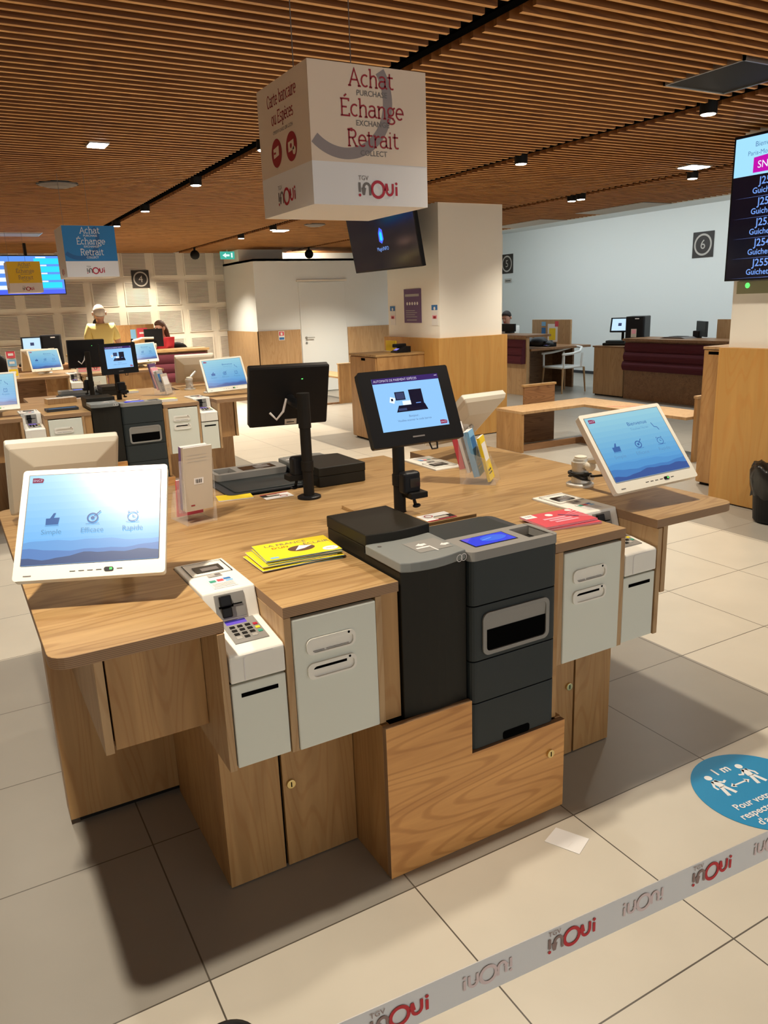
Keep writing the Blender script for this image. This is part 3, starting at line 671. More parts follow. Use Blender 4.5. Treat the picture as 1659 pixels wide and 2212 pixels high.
# coin machine
t = ST('coin_machine', 'black coin machine with grey tray on the {w}', 'coin machine', (-.15, .2, .32), 'black coin machines')
MB().prism([(-.256, .0)] + [(-.256 + .22 * i / 8, -.012 * sin(pi * i / 8)) for i in range(1, 8)] + [(-.036, 0), (-.036, .39), (-.256, .39)], .34, .945, 'z').build('body', ['coin_black'], t, .003)
cap = MB().prism([(-.262, -.012)] + [(-.262 + .21 * i / 8, -.012 - .022 * sin(pi * (.08 + .92 * i / 8))) for i in range(1, 8)] + [(-.046, -.014), (-.040, .19), (-.262, .19)], .946, .975, 'z').build('coin_tray', ['grey_cap'], t, .004, seg=3)
d = Decal().rect(-.17, -.06, .03, .13, 'grey_trim').poly([(-.15, .09), (-.13, .105), (-.13, .098), (-.115, .098), (-.115, .083), (-.13, .083), (-.13, .075)], 'sign_white', 2).poly([(-.085, .06), (-.07, .073), (-.07, .067), (-.055, .067), (-.055, .053), (-.07, .053), (-.07, .047)], 'sign_white', 2).rect(-.16, -.115, .062, .072, 'sign_white', 2).rect(-.118, -.113, .02, .072, 'sign_white', 2).disc(-.235, .15, .006, 'ink_grey', 2)
d.build('marking', cap, (0, 0, .9752), (1, 0, 0), (0, 1, 0))
Decal().ring(-.008, 0, .009, .011, 'sign_white', n=20).ring(.008, 0, .009, .011, 'sign_white', n=20).build('emblem', cap, (-.075, -.0345, .961), (1, .12, 0), (0, 0, 1))
hd = MB().prism([(-.258, .19)] + [(-.258 + .222 * i / 8, .19 - .014 * sin(pi * i / 8)) for i in range(1, 8)] + [(-.036, .19), (-.036, .458), (-.258, .458)], .966, 1.004, 'z')
hd.box(-.2565, -.0375, .206, .4565, .921, .967).build('hood', ['coin_black'], t, .004, seg=3)

# banknote machine
t = ST('banknote_machine', 'dark grey banknote machine with cash tray on the {w}', 'banknote machine', (.13, .2, .325), 'banknote machines')
def seg(z0, z1): return MB().prism(rrect(-.033, .294, -.02, .36, .02, 4), z0, z1, 'z')
for z0, z1 in ((.326, .478), (.481, .616), (.619, .792), (.795, .9335)): seg(z0, z1).build('module', ['anthracite'], t, .002)
MB().prism(rrect(-.03, .291, -.017, .35, .02, 4), .33, .93, 'z').build('inner_frame', ['void'], t)
cp = MB()
out = rrect(-.036, .296, -.023, .128, .022, 5); n = len(out)
cp.add([(x, yy, .934) for x, yy in out] + [(x, yy, .962) for x, yy in out], [[i, (i + 1) % n, n + (i + 1) % n, n + i] for i in range(n)])
# top with a rectangular well for coins/receipts
x0, x1, y0, y1 = .197, .279, .0, .1
A_ = [(x0, .128)] + out[12:24] + [(x0, -.023)]; D_ = [(x1, -.023)] + out[0:12] + [(x1, .128)]
for pl in (A_, D_, [(x0, -.023), (x1, -.023), (x1, y0), (x0, y0)], [(x0, y1), (x1, y1), (x1, .128), (x0, .128)]): cp.add([(x, yy, .962) for x, yy in pl], [list(range(len(pl)))])
top = cp.build('top_cover', ['grey_trim'], t, .0)
wq = [(x0, y0), (x1, y0), (x1, y1), (x0, y1)]; wb_ = [(x0 + .006, y0 + .006), (x1 - .006, y0 + .006), (x1 - .006, y1 - .006), (x0 + .006, y1 - .006)]
MB().add([(x, yy, .9622) for x, yy in wq] + [(x, yy, .936) for x, yy in wb_], [(1, 0, 4, 5), (2, 1, 5, 6), (3, 2, 6, 7), (0, 3, 7, 4)]).build('tray_rim', ['grey_trim'], top)
MB().add([(x, yy, .936) for x, yy in wb_], [(0, 1, 2, 3)]).build('tray_well', ['black_matte'], top)
d = Decal().rect(.008, .166, .013, .098, 'black_plastic').rect(.012, .162, .017, .094, 'scr_blue', 2).disc(.105, .058, .045, 'scr_blue2', 3, ry=.025).poly([(.012, .06), (.05, .094), (.012, .094)], 'scr_blue3', 3).stroke([(.06, .052), (.10, .062)], .004, 'tv_text', 4)
d.build('screen', t, (0, 0, .9624), (1, 0, 0), (0, 1, 0))
MB().prism(rrect(-.03, .33, .10, .372, .03, 4), .921, .9275, 'z').build('rear_deck', ['deck_dark'], t, .001)
warn_card(.11, .085).build('sticker', t, (.205, .20, .928), (1, -.05, 0), (0, 1, 0))
fo, fi = rrect(.006, .259, .633, .768, .022), rrect(.019, .246, .645, .757, .014); n = len(fo)
m = MB().add([(x, -.026, z) for x, z in fo] + [(x, -.026, z) for x, z in fi] + [(x, -.0205, z) for x, z in fo] + [(x, -.019, z) for x, z in fi], [q_ for i in range(n) for q_ in ((i, (i + 1) % n, n + (i + 1) % n, n + i), (i, 2 * n + i, 2 * n + (i + 1) % n, (i + 1) % n), (n + i, n + (i + 1) % n, 3 * n + (i + 1) % n, 3 * n + i))])
fm = m.build('dispenser_frame', ['grey_trim'], t)
MB().add([(.019, -.0245, .757), (.246, -.0245, .757), (.246, -.021, .712), (.019, -.021, .712)], [(0, 3, 2, 1)]).build('flap', ['grey_trim'], fm)
MB().box(.02, .246, -.0222, -.0205, .646, .712).build('opening', ['void'], fm)
MB().prism(rrect(.085, .19, .325, .353, .008, 3), -.0215, -.019, 'x').xf(Matrix(((0, 1, 0, 0), (1, 0, 0, 0), (0, 0, 1, 0), (0, 0, 0, 1)))).build('handle_recess', ['void'], t)

# touch screens on desk arms
def rotm(yaw, tilt, roll): return (Matrix.Rotation(RAD(yaw), 4, 'Z') @ Matrix.Rotation(RAD(tilt), 4, 'X') @ Matrix.Rotation(RAD(roll), 4, 'Y'))
def wallpaper(d, x0, x1, z0, z1, sky, hills, welcome=True, bright=False):
    h = z1 - z0; w = x1 - x0
    for i in range(10): d.rect(x0, x1, z1 - h * .8 * (i + 1) / 10 + 0, z1 - h * .8 * i / 10, sky[i], 1)
    random.seed(3)
    for k_, (base, amp) in enumerate(((.24, .03), (.155, .03), (.085, .045))):
        pts = [(x0, z0), (x1, z0)]
        ridge = []
        for i in range(21):
            u = i / 20; ridge.append((x0 + w * u, z0 + h * (base + amp * (.55 * sin(5 * u + k_ * 2.2) + .3 * sin(13 * u + k_) + .15 * sin(31 * u)))))
        d.poly(pts + ridge[::-1], hills[k_], 2 + k_)
    for u, s in ((.2, 'Simple'), (.5, 'Efficace'), (.8, 'Rapide')):
        cx = x0 + w * u; d.text(s, cx, z0 + h * .345, h * .075, 'icon_text', 6).rect(cx - w * .05, cx + w * .05, z0 + h * .412, z0 + h * .417, 'icon', 6)
    cx, cz = x0 + w * .2, z0 + h * .47
    d.poly([(cx - .016, cz - .012), (cx + .016, cz - .012), (cx + .019, cz + .008), (cx + .004, cz + .008), (cx + .009, cz + .022), (cx + .003, cz + .022), (cx - .006, cz + .007), (cx - .016, cz + .007)], 'icon', 6)
    cx = x0 + w * .5; d.ring(cx, cz + .002, .011, .015, 'icon', 6, n=24).disc(cx, cz + .002, .005, 'icon', 6).stroke([(cx + .004, cz + .006), (cx + .020, cz + .022)], .003, 'icon', 7)
    cx = x0 + w * .8; d.ring(cx, cz, .012, .0145, 'icon', 6, n=24).stroke([(cx - .013, cz + .013), (cx - .009, cz + .017)], .003, 'icon', 6).stroke([(cx + .009, cz + .017), (cx + .013, cz + .013)], .003, 'icon', 6).stroke([(cx, cz + .006), (cx, cz), (cx + .006, cz)], .002, 'icon', 6)
    if welcome:
        d.text('Bienvenue', x0 + w * .62, z0 + h * .80, h * .085, 'icon', 6).text("Touchez l'\u00e9cran", x0 + w * .62, z0 + h * .715, h * .05, 'icon_text', 6)
        cx, cz = x0 + w * .80, z0 + h * .70; d.stroke([(cx, cz + .018), (cx + .006, cz), (cx + .018, cz - .004), (cx + .022, cz - .016)], .003, 'icon', 6)
    d.emblem(x0 + w * .07, z0 + h * .935, w * .085, 'scr_red', 'scr_text', 6)
    return d
def touch_body(t, P, w=.38, h=.32, welcome=True, bright=False):
    """flat bezel, tapered back; built at the origin facing -y, then posed by P"""
    b = MB().prism(rrect(-w / 2, w / 2, -h / 2, h / 2, .008, 3), -.0, .022, 'y')
    b = MB()
    o_, n = rrect(-w / 2, w / 2, -h / 2, h / 2, .008, 3), 16
    n = len(o_); i_ = [(x * .94, z * .92) for x, z in o_]; j_ = [(x * .55, z * .5) for x, z in o_]
    lay = [(o_, -.004), (o_, .020), (i_, .034), (j_, .058)]
    for pts, yy in lay: b.v += [(x, yy, z) for x, z in pts]
    for L_ in range(3):
        for i in range(n):
            j = (i + 1) % n; b.f.append([L_ * n + i, L_ * n + j, (L_ + 1) * n + j, (L_ + 1) * n + i]); b.m.append(1 if L_ else 0)
    b.f.append(list(range(n))); b.m.append(0); b.f.append([3 * n + i for i in range(n)][::-1]); b.m.append(1)
    hs = b.xf(P).build('housing', ['ivory', 'beige_back'], t, .001)
    sw, z0, z1 = w / 2 - .017, -h / 2 + .040, h / 2 - .016
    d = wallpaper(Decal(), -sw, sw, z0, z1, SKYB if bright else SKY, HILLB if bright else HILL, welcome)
    d.build('screen', t, P @ Vector((0, -.0045, 0)), P.to_3x3() @ Vector((1, 0, 0)), P.to_3x3() @ Vector((0, 0, 1)))
    d = Decal()
    for a in ((-sw - .002, sw + .002, z1, z1 + .002), (-sw - .002, -sw, z0, z1), (sw, sw + .002, z0, z1)): d.rect(*a, 'ink_grey')
    for i in range(4): d.rect(-.05 + i * .022, -.036 + i * .022, -h / 2 + .017, -h / 2 + .019, 'ink')
    d.rect(.068, .082, -h / 2 + .017, -h / 2 + .019, 'ink').rect(-.165, -.145, -h / 2 + .010, -h / 2 + .013, 'ink_grey')
    d.build('bezel_print', hs, P @ Vector((0, -.0043, 0)), P.to_3x3() @ Vector((1, 0, 0)), P.to_3x3() @ Vector((0, 0, 1)))
    MB().prism(rrect(.036, .060, -h / 2 + .0125, -h / 2 + .0235, .005, 3), -.0062, -.004, 'y').xf(Matrix(((0, 0, 1, 0), (0, 1, 0, 0), (1, 0, 0, 0), (0, 0, 0, 1))) if False else Matrix.Identity(4))
    bt = MB(); pts = rrect(.036, .060, -h / 2 + .0125, -h / 2 + .0235, .005, 3); k_ = len(pts)
    bt.add([(x, -.0065, z) for x, z in pts] + [(x, -.004, z) for x, z in pts], [list(range(k_))] + [[i, k_ + i, k_ + (i + 1) % k_, (i + 1) % k_] for i in range(k_)])
    pb = bt.xf(P).build('power_button', ['black_plastic'], hs)
    MB().box(.05, .057, -.0068, -.0064, -h / 2 + .015, -h / 2 + .021).xf(P).build('power_light', ['led_green'], pb)
    v = MB()
    for i in range(3): v.box(-w * .3, w * .32, .0345, .0352, h * .30 + i * .012, h * .30 + i * .012 + .004)
    v.xf(P).build('back_vents', ['ink_soft'], hs)
def arm(t, base, P, tall=.085, cable=True, knob=-1):
    bx_, by_ = base
    MB().lathe([(.055, 0), (.055, .010), (.046, .014)], (bx_, by_, H), 32).build('arm_base', ['silver'], t, .001, smooth=False)
    MB().lathe([(.036, 0), (.034, .02), (.034, tall - .02), (.036, tall - .02), (.036, tall), (.030, tall), (.028, tall + .012)], (bx_, by_, H + .014), 28).build('arm_post', ['silver'], t, .001)
    MB().lathe([(.024, 0), (.024, .008), (.015, .011)], (bx_, by_, H + .014 + tall + .012), 24).build('arm_cap', ['ivory'], t)
    MB().cyl((bx_ + .01, by_ - .038, H + .04), (bx_ + .012, by_ - .056, H + .04), .013, n=16).build('knob', ['silver'], t, .001)
    back = P @ Vector((0, .06, 0)); p0 = Vector((bx_, by_, H + .075))
    mid = (p0 + back) / 2 + Vector((0, .07, -.03)); mid.z = max(mid.z, H + .06)
    q0 = p0 + (mid - p0).normalized() * .03
    MB().tube([q0, mid], .016, 10).build('arm_link', ['silver'], t)
    MB().tube([mid, mid + Vector((0, 0, .02)), back], .014, 10).build('arm_link', ['silver'], t)
    MB().ball(tuple(mid), .022).build('arm_joint', ['ivory'], t, smooth=True)
    if cable:
        pts = []
        for i in range(60):
            a = i * .42; pts.append((bx_ + (.042 + .004 * sin(i * 1.3)) * cos(a), by_ + (.042 + .005 * cos(i * .9)) * sin(a), H + .026 + .03 * (.5 + .5 * sin(i * .37))))
        pts += [tuple(p0 + (back - p0) * s_ + Vector((0, 0, -.035 - .02 * sin(pi * s_)))) for s_ in (.25, .5, .75)] + [tuple(back)]
        MB().tube(pts, .0045, 6).build('cable', ['rubber'], t, smooth=True)
def touch(tmpl, pos, yaw, tilt, roll, base, station=True, **kw):
    P = Matrix.Translation(pos) @ rotm(yaw, tilt, roll)
    t = thing('touchscreen', tmpl.format(w='nearest island'), 'touchscreen', (base[0], base[1], H), 'white touchscreens on desk arms')
    cb = kw.pop('cable', True); touch_body(t, P, **kw); arm(t, base, P, cable=cb)
    return t
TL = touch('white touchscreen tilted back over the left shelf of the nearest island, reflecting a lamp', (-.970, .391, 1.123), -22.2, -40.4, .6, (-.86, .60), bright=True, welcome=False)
TR = touch('white touchscreen tilted back over the right shelf of the nearest island', (.89, .23, 1.122), -5.5, -39.8, -2.9, (.906, .535))
TBL = touch('beige back of a touchscreen behind the lamp-reflecting screen', (-.926, 1.30, 1.095), 179.5, -27, -2.0, (-.90, 1.06))
TBR = touch('white touchscreen seen from behind between black screen and right leaflet rack', (.90, 1.33, 1.115), 200, -43, -3.5, (.80, 1.10), cable=False)

# black pole screens
def pole_screen(label, pos, yaw, tilt, roll, base, side=1):
    P = Matrix.Translation(pos) @ rotm(yaw, tilt, roll); w, h = .33, .2515
    t = thing('pole_screen', label, 'touchscreen', (base[0], base[1], H), 'black cash screens on poles')
    bx_, by_ = base
    MB().lathe([(.047, 0), (.047, .008), (.04, .011), (.024, .012)], (bx_, by_, H), 32).build('pole_base', ['black_plastic'], t)
    MB().cyl((bx_, by_, H + .01), (bx_, by_, 1.33), .0215, n=24).cyl((bx_, by_, H + .11), (bx_, by_, H + .15), .025, n=24).cyl((bx_, by_, 1.20), (bx_, by_, 1.335), .025, n=24).build('pole', ['black_matte'], t, .001)
    o_ = rrect(-w / 2, w / 2, -h / 2, h / 2, .006, 3); n = len(o_); b = MB(); i_ = [(x * .97, z * .96) for x, z in o_]
    for pts, yy in ((o_, -.002), (o_, .024), (i_, .034)): b.v += [(x, yy, z) for x, z in pts]
    for L_ in range(2):
        for i in range(n): j = (i + 1) % n; b.f.append([L_ * n + i, L_ * n + j, (L_ + 1) * n + j, (L_ + 1) * n + i]); b.m.append(0)
    b.f.append(list(range(n))); b.m.append(0); b.f.append([2 * n + i for i in range(n)][::-1]); b.m.append(0)
    hs = b.xf(P).build('housing', ['black_plastic'], t, .001)
    back = P @ Vector((0, .034, -.01)); pt = Vector((bx_, by_, 1.285))
    MB().tube([back, back + (P.to_3x3() @ Vector((0, .03, 0))), pt], [.022, .02, .02], 12).build('bracket', ['black_plastic'], t)
    sx, z0, z1 = .122, -.078, .100
    d = Decal().rect(-sx, sx, z0, z1, 'scr_white', 1).rect(-sx, sx, z1 - .018, z1, 'scr_purple', 2).text('AUTOMATE DE PAIEMENT ESP\u00c8CES', -.038, z1 - .0095, .0112, 'scr_text', 3, .9).rect(sx - .014, sx - .004, z1 - .007, z1 - .005, 'scr_text', 3)
    d.rect(.0, .048, -.008, .054, 'scr_dark', 2).rect(-.052, -.016, .022, .050, 'scr_dark', 2).rect(-.049, -.019, .025, .047, 'scr_mid', 3).poly([(-.058, -.018), (.058, -.018), (.05, .004), (-.046, .004)], 'scr_dark', 2).rect(-.03, .0, .004, .018, 'tv_white', 3).poly([(-.076, .018), (-.06, .012), (-.052, .03), (-.07, .036)], 'tv_white', 2).rect(-.069, -.062, .021, .029, 'scr_dark', 3).rect(-.05, -.02, -.014, -.006, 'scr_mid', 3).rect(.018, .036, .006, .0085, 'tv_text', 4)
    d.text('Bonjour,', -.0, -.034, .0105, 'scr_grey', 2).text('Veuillez scanner le code barres', -.0, -.047, .0098, 'scr_grey', 2).emblem(.104, -.066, .026, 'scr_red', 'scr_text', 2)
    d.build('screen', t, P @ Vector((0, -.0022, 0)), P.to_3x3() @ Vector((1, 0, 0)), P.to_3x3() @ Vector((0, 0, 1)))
    Decal().rect(-.022, .022, -.106, -.101, 'ink_grey', 1).build('front_mark', hs, P @ Vector((0, -.0022, 0)), P.to_3x3() @ Vector((1, 0, 0)), P.to_3x3() @ Vector((0, 0, 1)))
    d = Decal().rect(.045, .052, .072, .076, 'led_green').rect(-.02, .03, -.118, -.095, 'paper_cream').rect(-.012, .02, -.11, -.106, 'ink', 2)
    d.build('rear_label', hs, P @ Vector((0, .0345, 0)), P.to_3x3() @ Vector((-1, 0, 0)), P.to_3x3() @ Vector((0, 0, 1)))
    q_ = [P @ Vector(v) for v in ((.02, .05, .0), (.035, .06, -.05), (.06, .055, -.085), (.085, .04, -.06))]
    MB().tube(q_, .005, 6).build('white_cable', ['sign_white'], t)
    q_ = [P @ Vector(v) for v in ((.05 * side, .03, -.12), (.055 * side, .03, -.145), (.075 * side, .03, -.145), (.08 * side, .03, -.12))]
    MB().tube(q_, .003, 6).build('cable_loop', ['rubber'], t)
    # barcode scanner clamped to the pole
    sg = 1 if side > 0 else -1; sy = -1 if side > 0 else 1
    sc = MB().box(bx_ + sg * -.018, bx_ + sg * .052, by_ + sy * .02, by_ + sy * .065, 1.005, 1.085).build('scanner', ['black_plastic'], t, .012, seg=3)
    MB().box(bx_ + sg * .006, bx_ + sg * .046, by_ + sy * .065, by_ + sy * .067, 1.03, 1.062).build('scanner_window', ['glass_dark'], sc)
    MB().box(bx_ + sg * .0, bx_ + sg * .07, by_ + sy * .02, by_ + sy * .08, .99, 1.012).build('scanner_cradle', ['black_matte'], t, .003)
    MB().cyl((bx_ + sg * .03, by_ + sy * .045, .99), (bx_ + sg * .035, by_ + sy * .05, .962), .006, n=10).ball((bx_ + sg * .04, by_ + sy * .05, .958), (.017, .008, .008), 12, 8).build('clamp_screw', ['black_plastic'], t, smooth=True)
    return t
PF = pole_screen('black touchscreen on a pole, lit blue, facing the viewer on the nearest island', (.053, .425, 1.331), -3.5, -24.2, -.9, (.095, .59), 1)
PBk = pole_screen('black back of a pole screen with white cable on the nearest island', (-.05, 1.22, 1.315), 173.5, -15.7, -.8, (-.065, 1.03), -1)

# ---- leaflet racks
def rack(label, c_, yaw, kinds, cat='leaflet rack'):
    """clear acrylic three tier rack; tiers step down towards its front (-y before turning)"""
    M = Matrix.Translation((c_[0], c_[1], H)) @ Matrix.Rotation(RAD(yaw), 4, 'Z')
    t = thing('leaflet_rack', label, cat, (c_[0], c_[1], H), 'clear acrylic leaflet racks')
    for x in (-.056, .056):
        MB().prism([(-.075, .0), (.075, .0), (.085, .235), (.062, .235), (.03, .13), (-.03, .11), (-.06, .05)], x - .0012, x + .0012, 'x').xf(M).build('side_plate', ['acrylic'], t)
    for yy, z0, hh in ((.045, .06, .17), (.005, .035, .13), (-.035, .012, .09)):
        MB().add([(x, yy + dy, z) for dy in (0, .0022) for x, z in ((-.055, z0), (.055, z0), (.055, z0 + hh), (-.055, z0 + hh))], [(0, 1, 2, 3), (7, 6, 5, 4), (0, 4, 5, 1), (1, 5, 6, 2), (2, 6, 7, 3), (3, 7, 4, 0)]).xf(M).build('divider', ['acrylic'], t)
    MB().box(-.055, .055, -.07, .07, .0, .003).xf(M).build('foot_plate', ['acrylic'], t)
    return t, M
def leaflet(name, label, M, y0, z0, hgt, lean, cols, group, w=.1, d=.007):
    """a stack of folded leaflets standing in one rack pocket"""
    B = M @ Matrix.Translation((0, y0, z0)) @ Matrix.Rotation(RAD(-lean), 4, 'X')
    loc = B @ Vector((0, 0, 0))
    t = thing(name, label, 'leaflet', loc, group)
    MB().box(-w / 2, w / 2, 0, d, 0, hgt, 0).box(-w / 2 + .001, w / 2 - .001, .001, d - .001, hgt, hgt + .0012, 1).xf(B).build('sheets', [cols[0], 'paper'], t)
    dd = Decal().rect(-w / 2, w / 2, 0, hgt, cols[0], 1)
    if len(cols) > 1: dd.rect(-w * .4, w * .4, hgt * .45, hgt * .86, cols[1], 2).rect(-w * .35, w * .2, hgt * .22, hgt * .26, cols[-1], 2).rect(-w * .35, w * .3, hgt * .15, hgt * .18, cols[-1], 2)
    R = B.to_3x3(); dd.build('front_cover', t, B @ Vector((0, -.0002, 0)), R @ Vector((1, 0, 0)), R @ Vector((0, 0, 1)))
    db = Decal().rect(-w / 2, w / 2, 0, hgt, cols[0] if cols[0] not in ('sky_print', 'purple_print') else 'paper_cream', 1).rect(-.018, .018, hgt * .42, hgt * .52, 'sign_white', 2)
    for i in range(6): db.rect(-.012 + i * .004, -.0105 + i * .004 + (i % 2) * .0012, hgt * .44, hgt * .50, 'ink', 3)
    for i in range(3): db.rect(-w * .38, w * .3, hgt * (.78 + i * .05), hgt * (.785 + i * .05), 'ink_soft', 2)
    db.rect(-w * .3, -w * .16, hgt * .08, hgt * .1, 'ink_red', 2)
    db.build('back_cover', t, B @ Vector((0, d + .0002, 0)), R @ Vector((-1, 0, 0)), R @ Vector((0, 0, 1)))
    return t
RACK = []
r1, M1 = rack('clear leaflet rack with red, white, blue and yellow leaflets right of the blue pole screen', (.63, .83), 43, None)
lf = [leaflet('leaflet', 'tall red leaflet at the back of the right rack', M1, .056, .066, .225, 14, ['red_print', 'ink_red', 'paper'], 'leaflets in the right rack', d=.022),
      leaflet('leaflet', 'curled white leaflet behind the blue ones in the right rack', M1, .034, .05, .205, 16, ['paper', 'paper_cream', 'ink_soft'], 'leaflets in the right rack', d=.012),
      leaflet('leaflet', 'thick blue leaflet in the middle of the right rack', M1, -.006, .035, .19, 15, ['sky_print', 'blue_print', 'paper'], 'leaflets in the right rack', d=.024),
      leaflet('leaflet', 'yellow leaflet at the front of the right rack', M1, -.050, .014, .185, 15, ['yellow', 'paper', 'ink'], 'leaflets in the right rack', d=.010)]
r2, M2 = rack('clear leaflet rack seen from behind, left of the back pole screen', (-.545, .985), 188, None)
lb = [leaflet('leaflet', 'cream backed leaflet with barcode in the left rack', M2, .052, .05, .235, 9, ['paper_cream', 'red_print', 'ink'], 'leaflets in the left rack', w=.105),
      leaflet('leaflet', 'purple edged leaflets behind the barcode one in the left rack', M2, .010, .05, .235, 9, ['purple_print', 'pink', 'paper'], 'leaflets in the left rack', d=.02),
      leaflet('leaflet', 'red leaflet low in the front pocket of the left rack', M2, -.034, .015, .14, 9, ['red_print', 'paper', 'ink'], 'leaflets in the left rack')]

# ---- flat leaflets lying on the worktop
def flat(name, label, pts_c, yaw, w, d, z, top, group, th=.0016, edge='paper'):
    M = Matrix.Translation((pts_c[0], pts_c[1], z)) @ Matrix.Rotation(RAD(yaw), 4, 'Z')
    t = thing(name, label, 'leaflet', (pts_c[0], pts_c[1], z), group)
    MB().box(-w / 2, w / 2, -d / 2, d / 2, 0, th).xf(M).build('sheet', [edge], t)
    if top:
        R = M.to_3x3(); top.build('cover_print', t, M @ Vector((0, 0, th)), R @ Vector((1, 0, 0)), R @ Vector((0, 1, 0)))
    return t
def yellow_cover(w=.235, d=.165, full=True):
    dd = Decal().rect(-w / 2, w / 2, -d / 2, d / 2, 'yellow', 1)
    if full:
        dd.text('LA FRANCE', -.02, .052, .026, 'ink_grey', 2).text('\u00c9CLAIR', .07, .022, .026, 'ink_grey', 2).text("D'UN", -.045, .022, .022, 'ink_red', 2)
        dd.disc(.012, -.012, .042, 'hair_brown', 2, ry=.028).poly([(-.012, -.03), (.012, .012), (.05, .0), (.02, -.02)], 'paper', 3).disc(.09, -.055, .024, 'paper', 2, ry=.02).rect(-.10, -.075, -.072, -.058, 'sky_print', 2).text('SNCF', .09, -.055, .012, 'ink_soft', 3)
    return dd
z = H + .0008
ys = []
for i in range(7):
    a, dx, dy = random.uniform(-3, 3), random.uniform(-.01, .01), random.uniform(-.006, .006)
    last = i == 6
    if i in (1, 3): dx -= .03; a += 5
    o = flat('leaflet', 'yellow leaflet on top of the flat stack in front of the coin machine' if last else 'yellow leaflet inside the flat stack in front of the coin machine', (-.405 + dx * (0 if last else 1), .365 + dy, ), -5 + a * (0 if last else 1), .235, .165, z, yellow_cover(full=last), 'yellow leaflets stacked on the worktop', edge='paper' if i % 2 else 'sky_print')
    z += .0042; ys.append(o)
def red_cover(w=.21, d=.15):
    dd = Decal().rect(-w / 2, w / 2, -d / 2, d / 2, 'red_print', 1).rect(-w / 2, -w / 2 + .045, d / 2 - .04, d / 2, 'paper', 2).text('TER', -w / 2 + .022, d / 2 - .02, .018, 'ink_soft', 3).disc(-.01, .04, .014, 'paper', 2).disc(.085, .058, .012, 'sign_white', 2)
    for i in range(3): dd.rect(-.06 + i * .01, .03 + i * .012, -.005 - i * .02, .008 - i * .02, 'pink', 2)
    for i in range(5): dd.poly([(.03, .01), (.104, .045 - i * .022), (.104, .052 - i * .022)], 'pink', 2)
    return dd.stroke([(.02, .03), (.05, .0), (.07, -.02)], .006, 'purple_print', 3)
z = H + .0008
for i, (lab, cx, cy, a) in enumerate((('lowest red leaflet of the pair right of the banknote machine', .487, .175, -9), ('upper red leaflet of the pair right of the banknote machine', .478, .185, -4))):
    flat('leaflet', lab, (cx, cy), a, .21, .15, z, red_cover(), 'red leaflets on the worktop', th=.006, edge='pink'); z += .0078
yb = flat('leaflet', 'small yellow leaflet pile behind the back coin machine', (.305, 1.37), 60, .12, .09, H + .0008, yellow_cover(.12, .09, False), 'small yellow piles on the worktop', th=.022, edge='paper')
flat('leaflet', 'yellow leaflet edge showing beside the left rack', (-.31, 1.22), -10, .14, .09, H + .0008, yellow_cover(.14, .09, False), 'small yellow piles on the worktop', th=.003)

# ---- copies: back station of the nearest island, then the whole second island
index_kids()
for root, tm in list(STATION):
    if root.name.startswith(('filler_panel',)) : continue
    bn = root.name.startswith('banknote_machine')
    c_ = dup(root, ROT, tm.format(w='far side of the nearest island'), skip=('screen',) if bn else ())
    if bn: Decal().rect(-.166, -.008, -.098, -.013, 'glass_dark').rect(-.10, -.03, -.08, -.03, 'ink_grey', 2).build('screen', None, (0, 2 * YC, .9624), (1, 0, 0), (0, 1, 0)).parent = c_; kid_fix(c_)
dup(wt, K2, 'oak worktop of the second island under the blue cube'); dup(sp, K2, 'tall oak spine panel across the middle under the second island')
for root, tm in list(STATION): dup(root, K2, tm.format(w='second island'))
KR = K2 @ ROT
for root, tm in list(STATION):
    if root.name.startswith(('coin_machine', 'banknote_machine')): dup(root, KR, tm.format(w='far side of the second island'))
touch('white touchscreen over the left shelf of the second island, cut by the photo edge', (-.96, 4.93, 1.11), -8, -33, -1, (-.90, 5.3), cable=False)
touch('white touchscreen over the right shelf of the second island', (.915, 5.0, 1.104), -3.3, -31.7, -2.2, (.86, 5.32), cable=False)
pole_screen('black pole screen lit blue on the second island', (.056, 5.132, 1.29), 19.4, -3.9, 0, (.05, 5.30), 1)
pole_screen('black back of a pole screen on the second island below the man in yellow', (-.075, 5.96, 1.31), 184, -5.4, -.8, (-.10, 5.74), -1)
touch('beige back of a touchscreen with round arm joints on the second island', (.945, 6.038, 1.104), 170, -31, .4, (.80, 5.76), cable=False)
r3, M3r = rack('clear leaflet rack with purple and grey leaflets on the second island', (.49, 5.47), 43, None)
leaflet('leaflet', 'purple topped leaflet in the rack of the second island', M3r, .056, .066, .225, 14, ['purple_print', 'paper_cream', 'paper'], 'leaflets in the second island rack', d=.016)
leaflet('leaflet', 'pink curled leaflet in the rack of the second island', M3r, .034, .05, .205, 16, ['pink', 'paper', 'ink_soft'], 'leaflets in the second island rack', d=.012)
leaflet('leaflet', 'grey leaflets in the middle of the second island rack', M3r, -.006, .035, .19, 15, ['ink_soft', 'blue_print', 'paper'], 'leaflets in the second island rack', d=.024)
leaflet('leaflet', 'cream leaflet at the front of the second island rack', M3r, -.050, .014, .185, 15, ['paper_cream', 'paper', 'ink_soft'], 'leaflets in the second island rack', d=.008)
g = KIDS
index_kids()
for i, (lab, cx, cy, a) in enumerate((('yellow leaflet pile in front of the rack on the second island', .33, 4.95, -3), ('dark topped leaflet pile at the left of the second island', -.47, 4.97, 2), ('yellow leaflet pile at the back of the second island', .22, 5.95, 3), ('open leaflet box at the far left of the second island', -.40, 5.55, 6))):
    flat('leaflet', lab, (cx, cy), a, .24, .13, H + .0008, Decal().rect(-.12, .12, -.065, .065, ('yellow', 'deck_dark', 'yellow', 'paper_cream')[i], 1).rect(-.1, .1, -.05, -.02, 'sign_white' if i != 1 else 'blue_print', 2), 'leaflet piles on the second island', th=.02 if i != 3 else .045, edge=('paper', 'deck_dark', 'paper', 'oak_pale')[i])

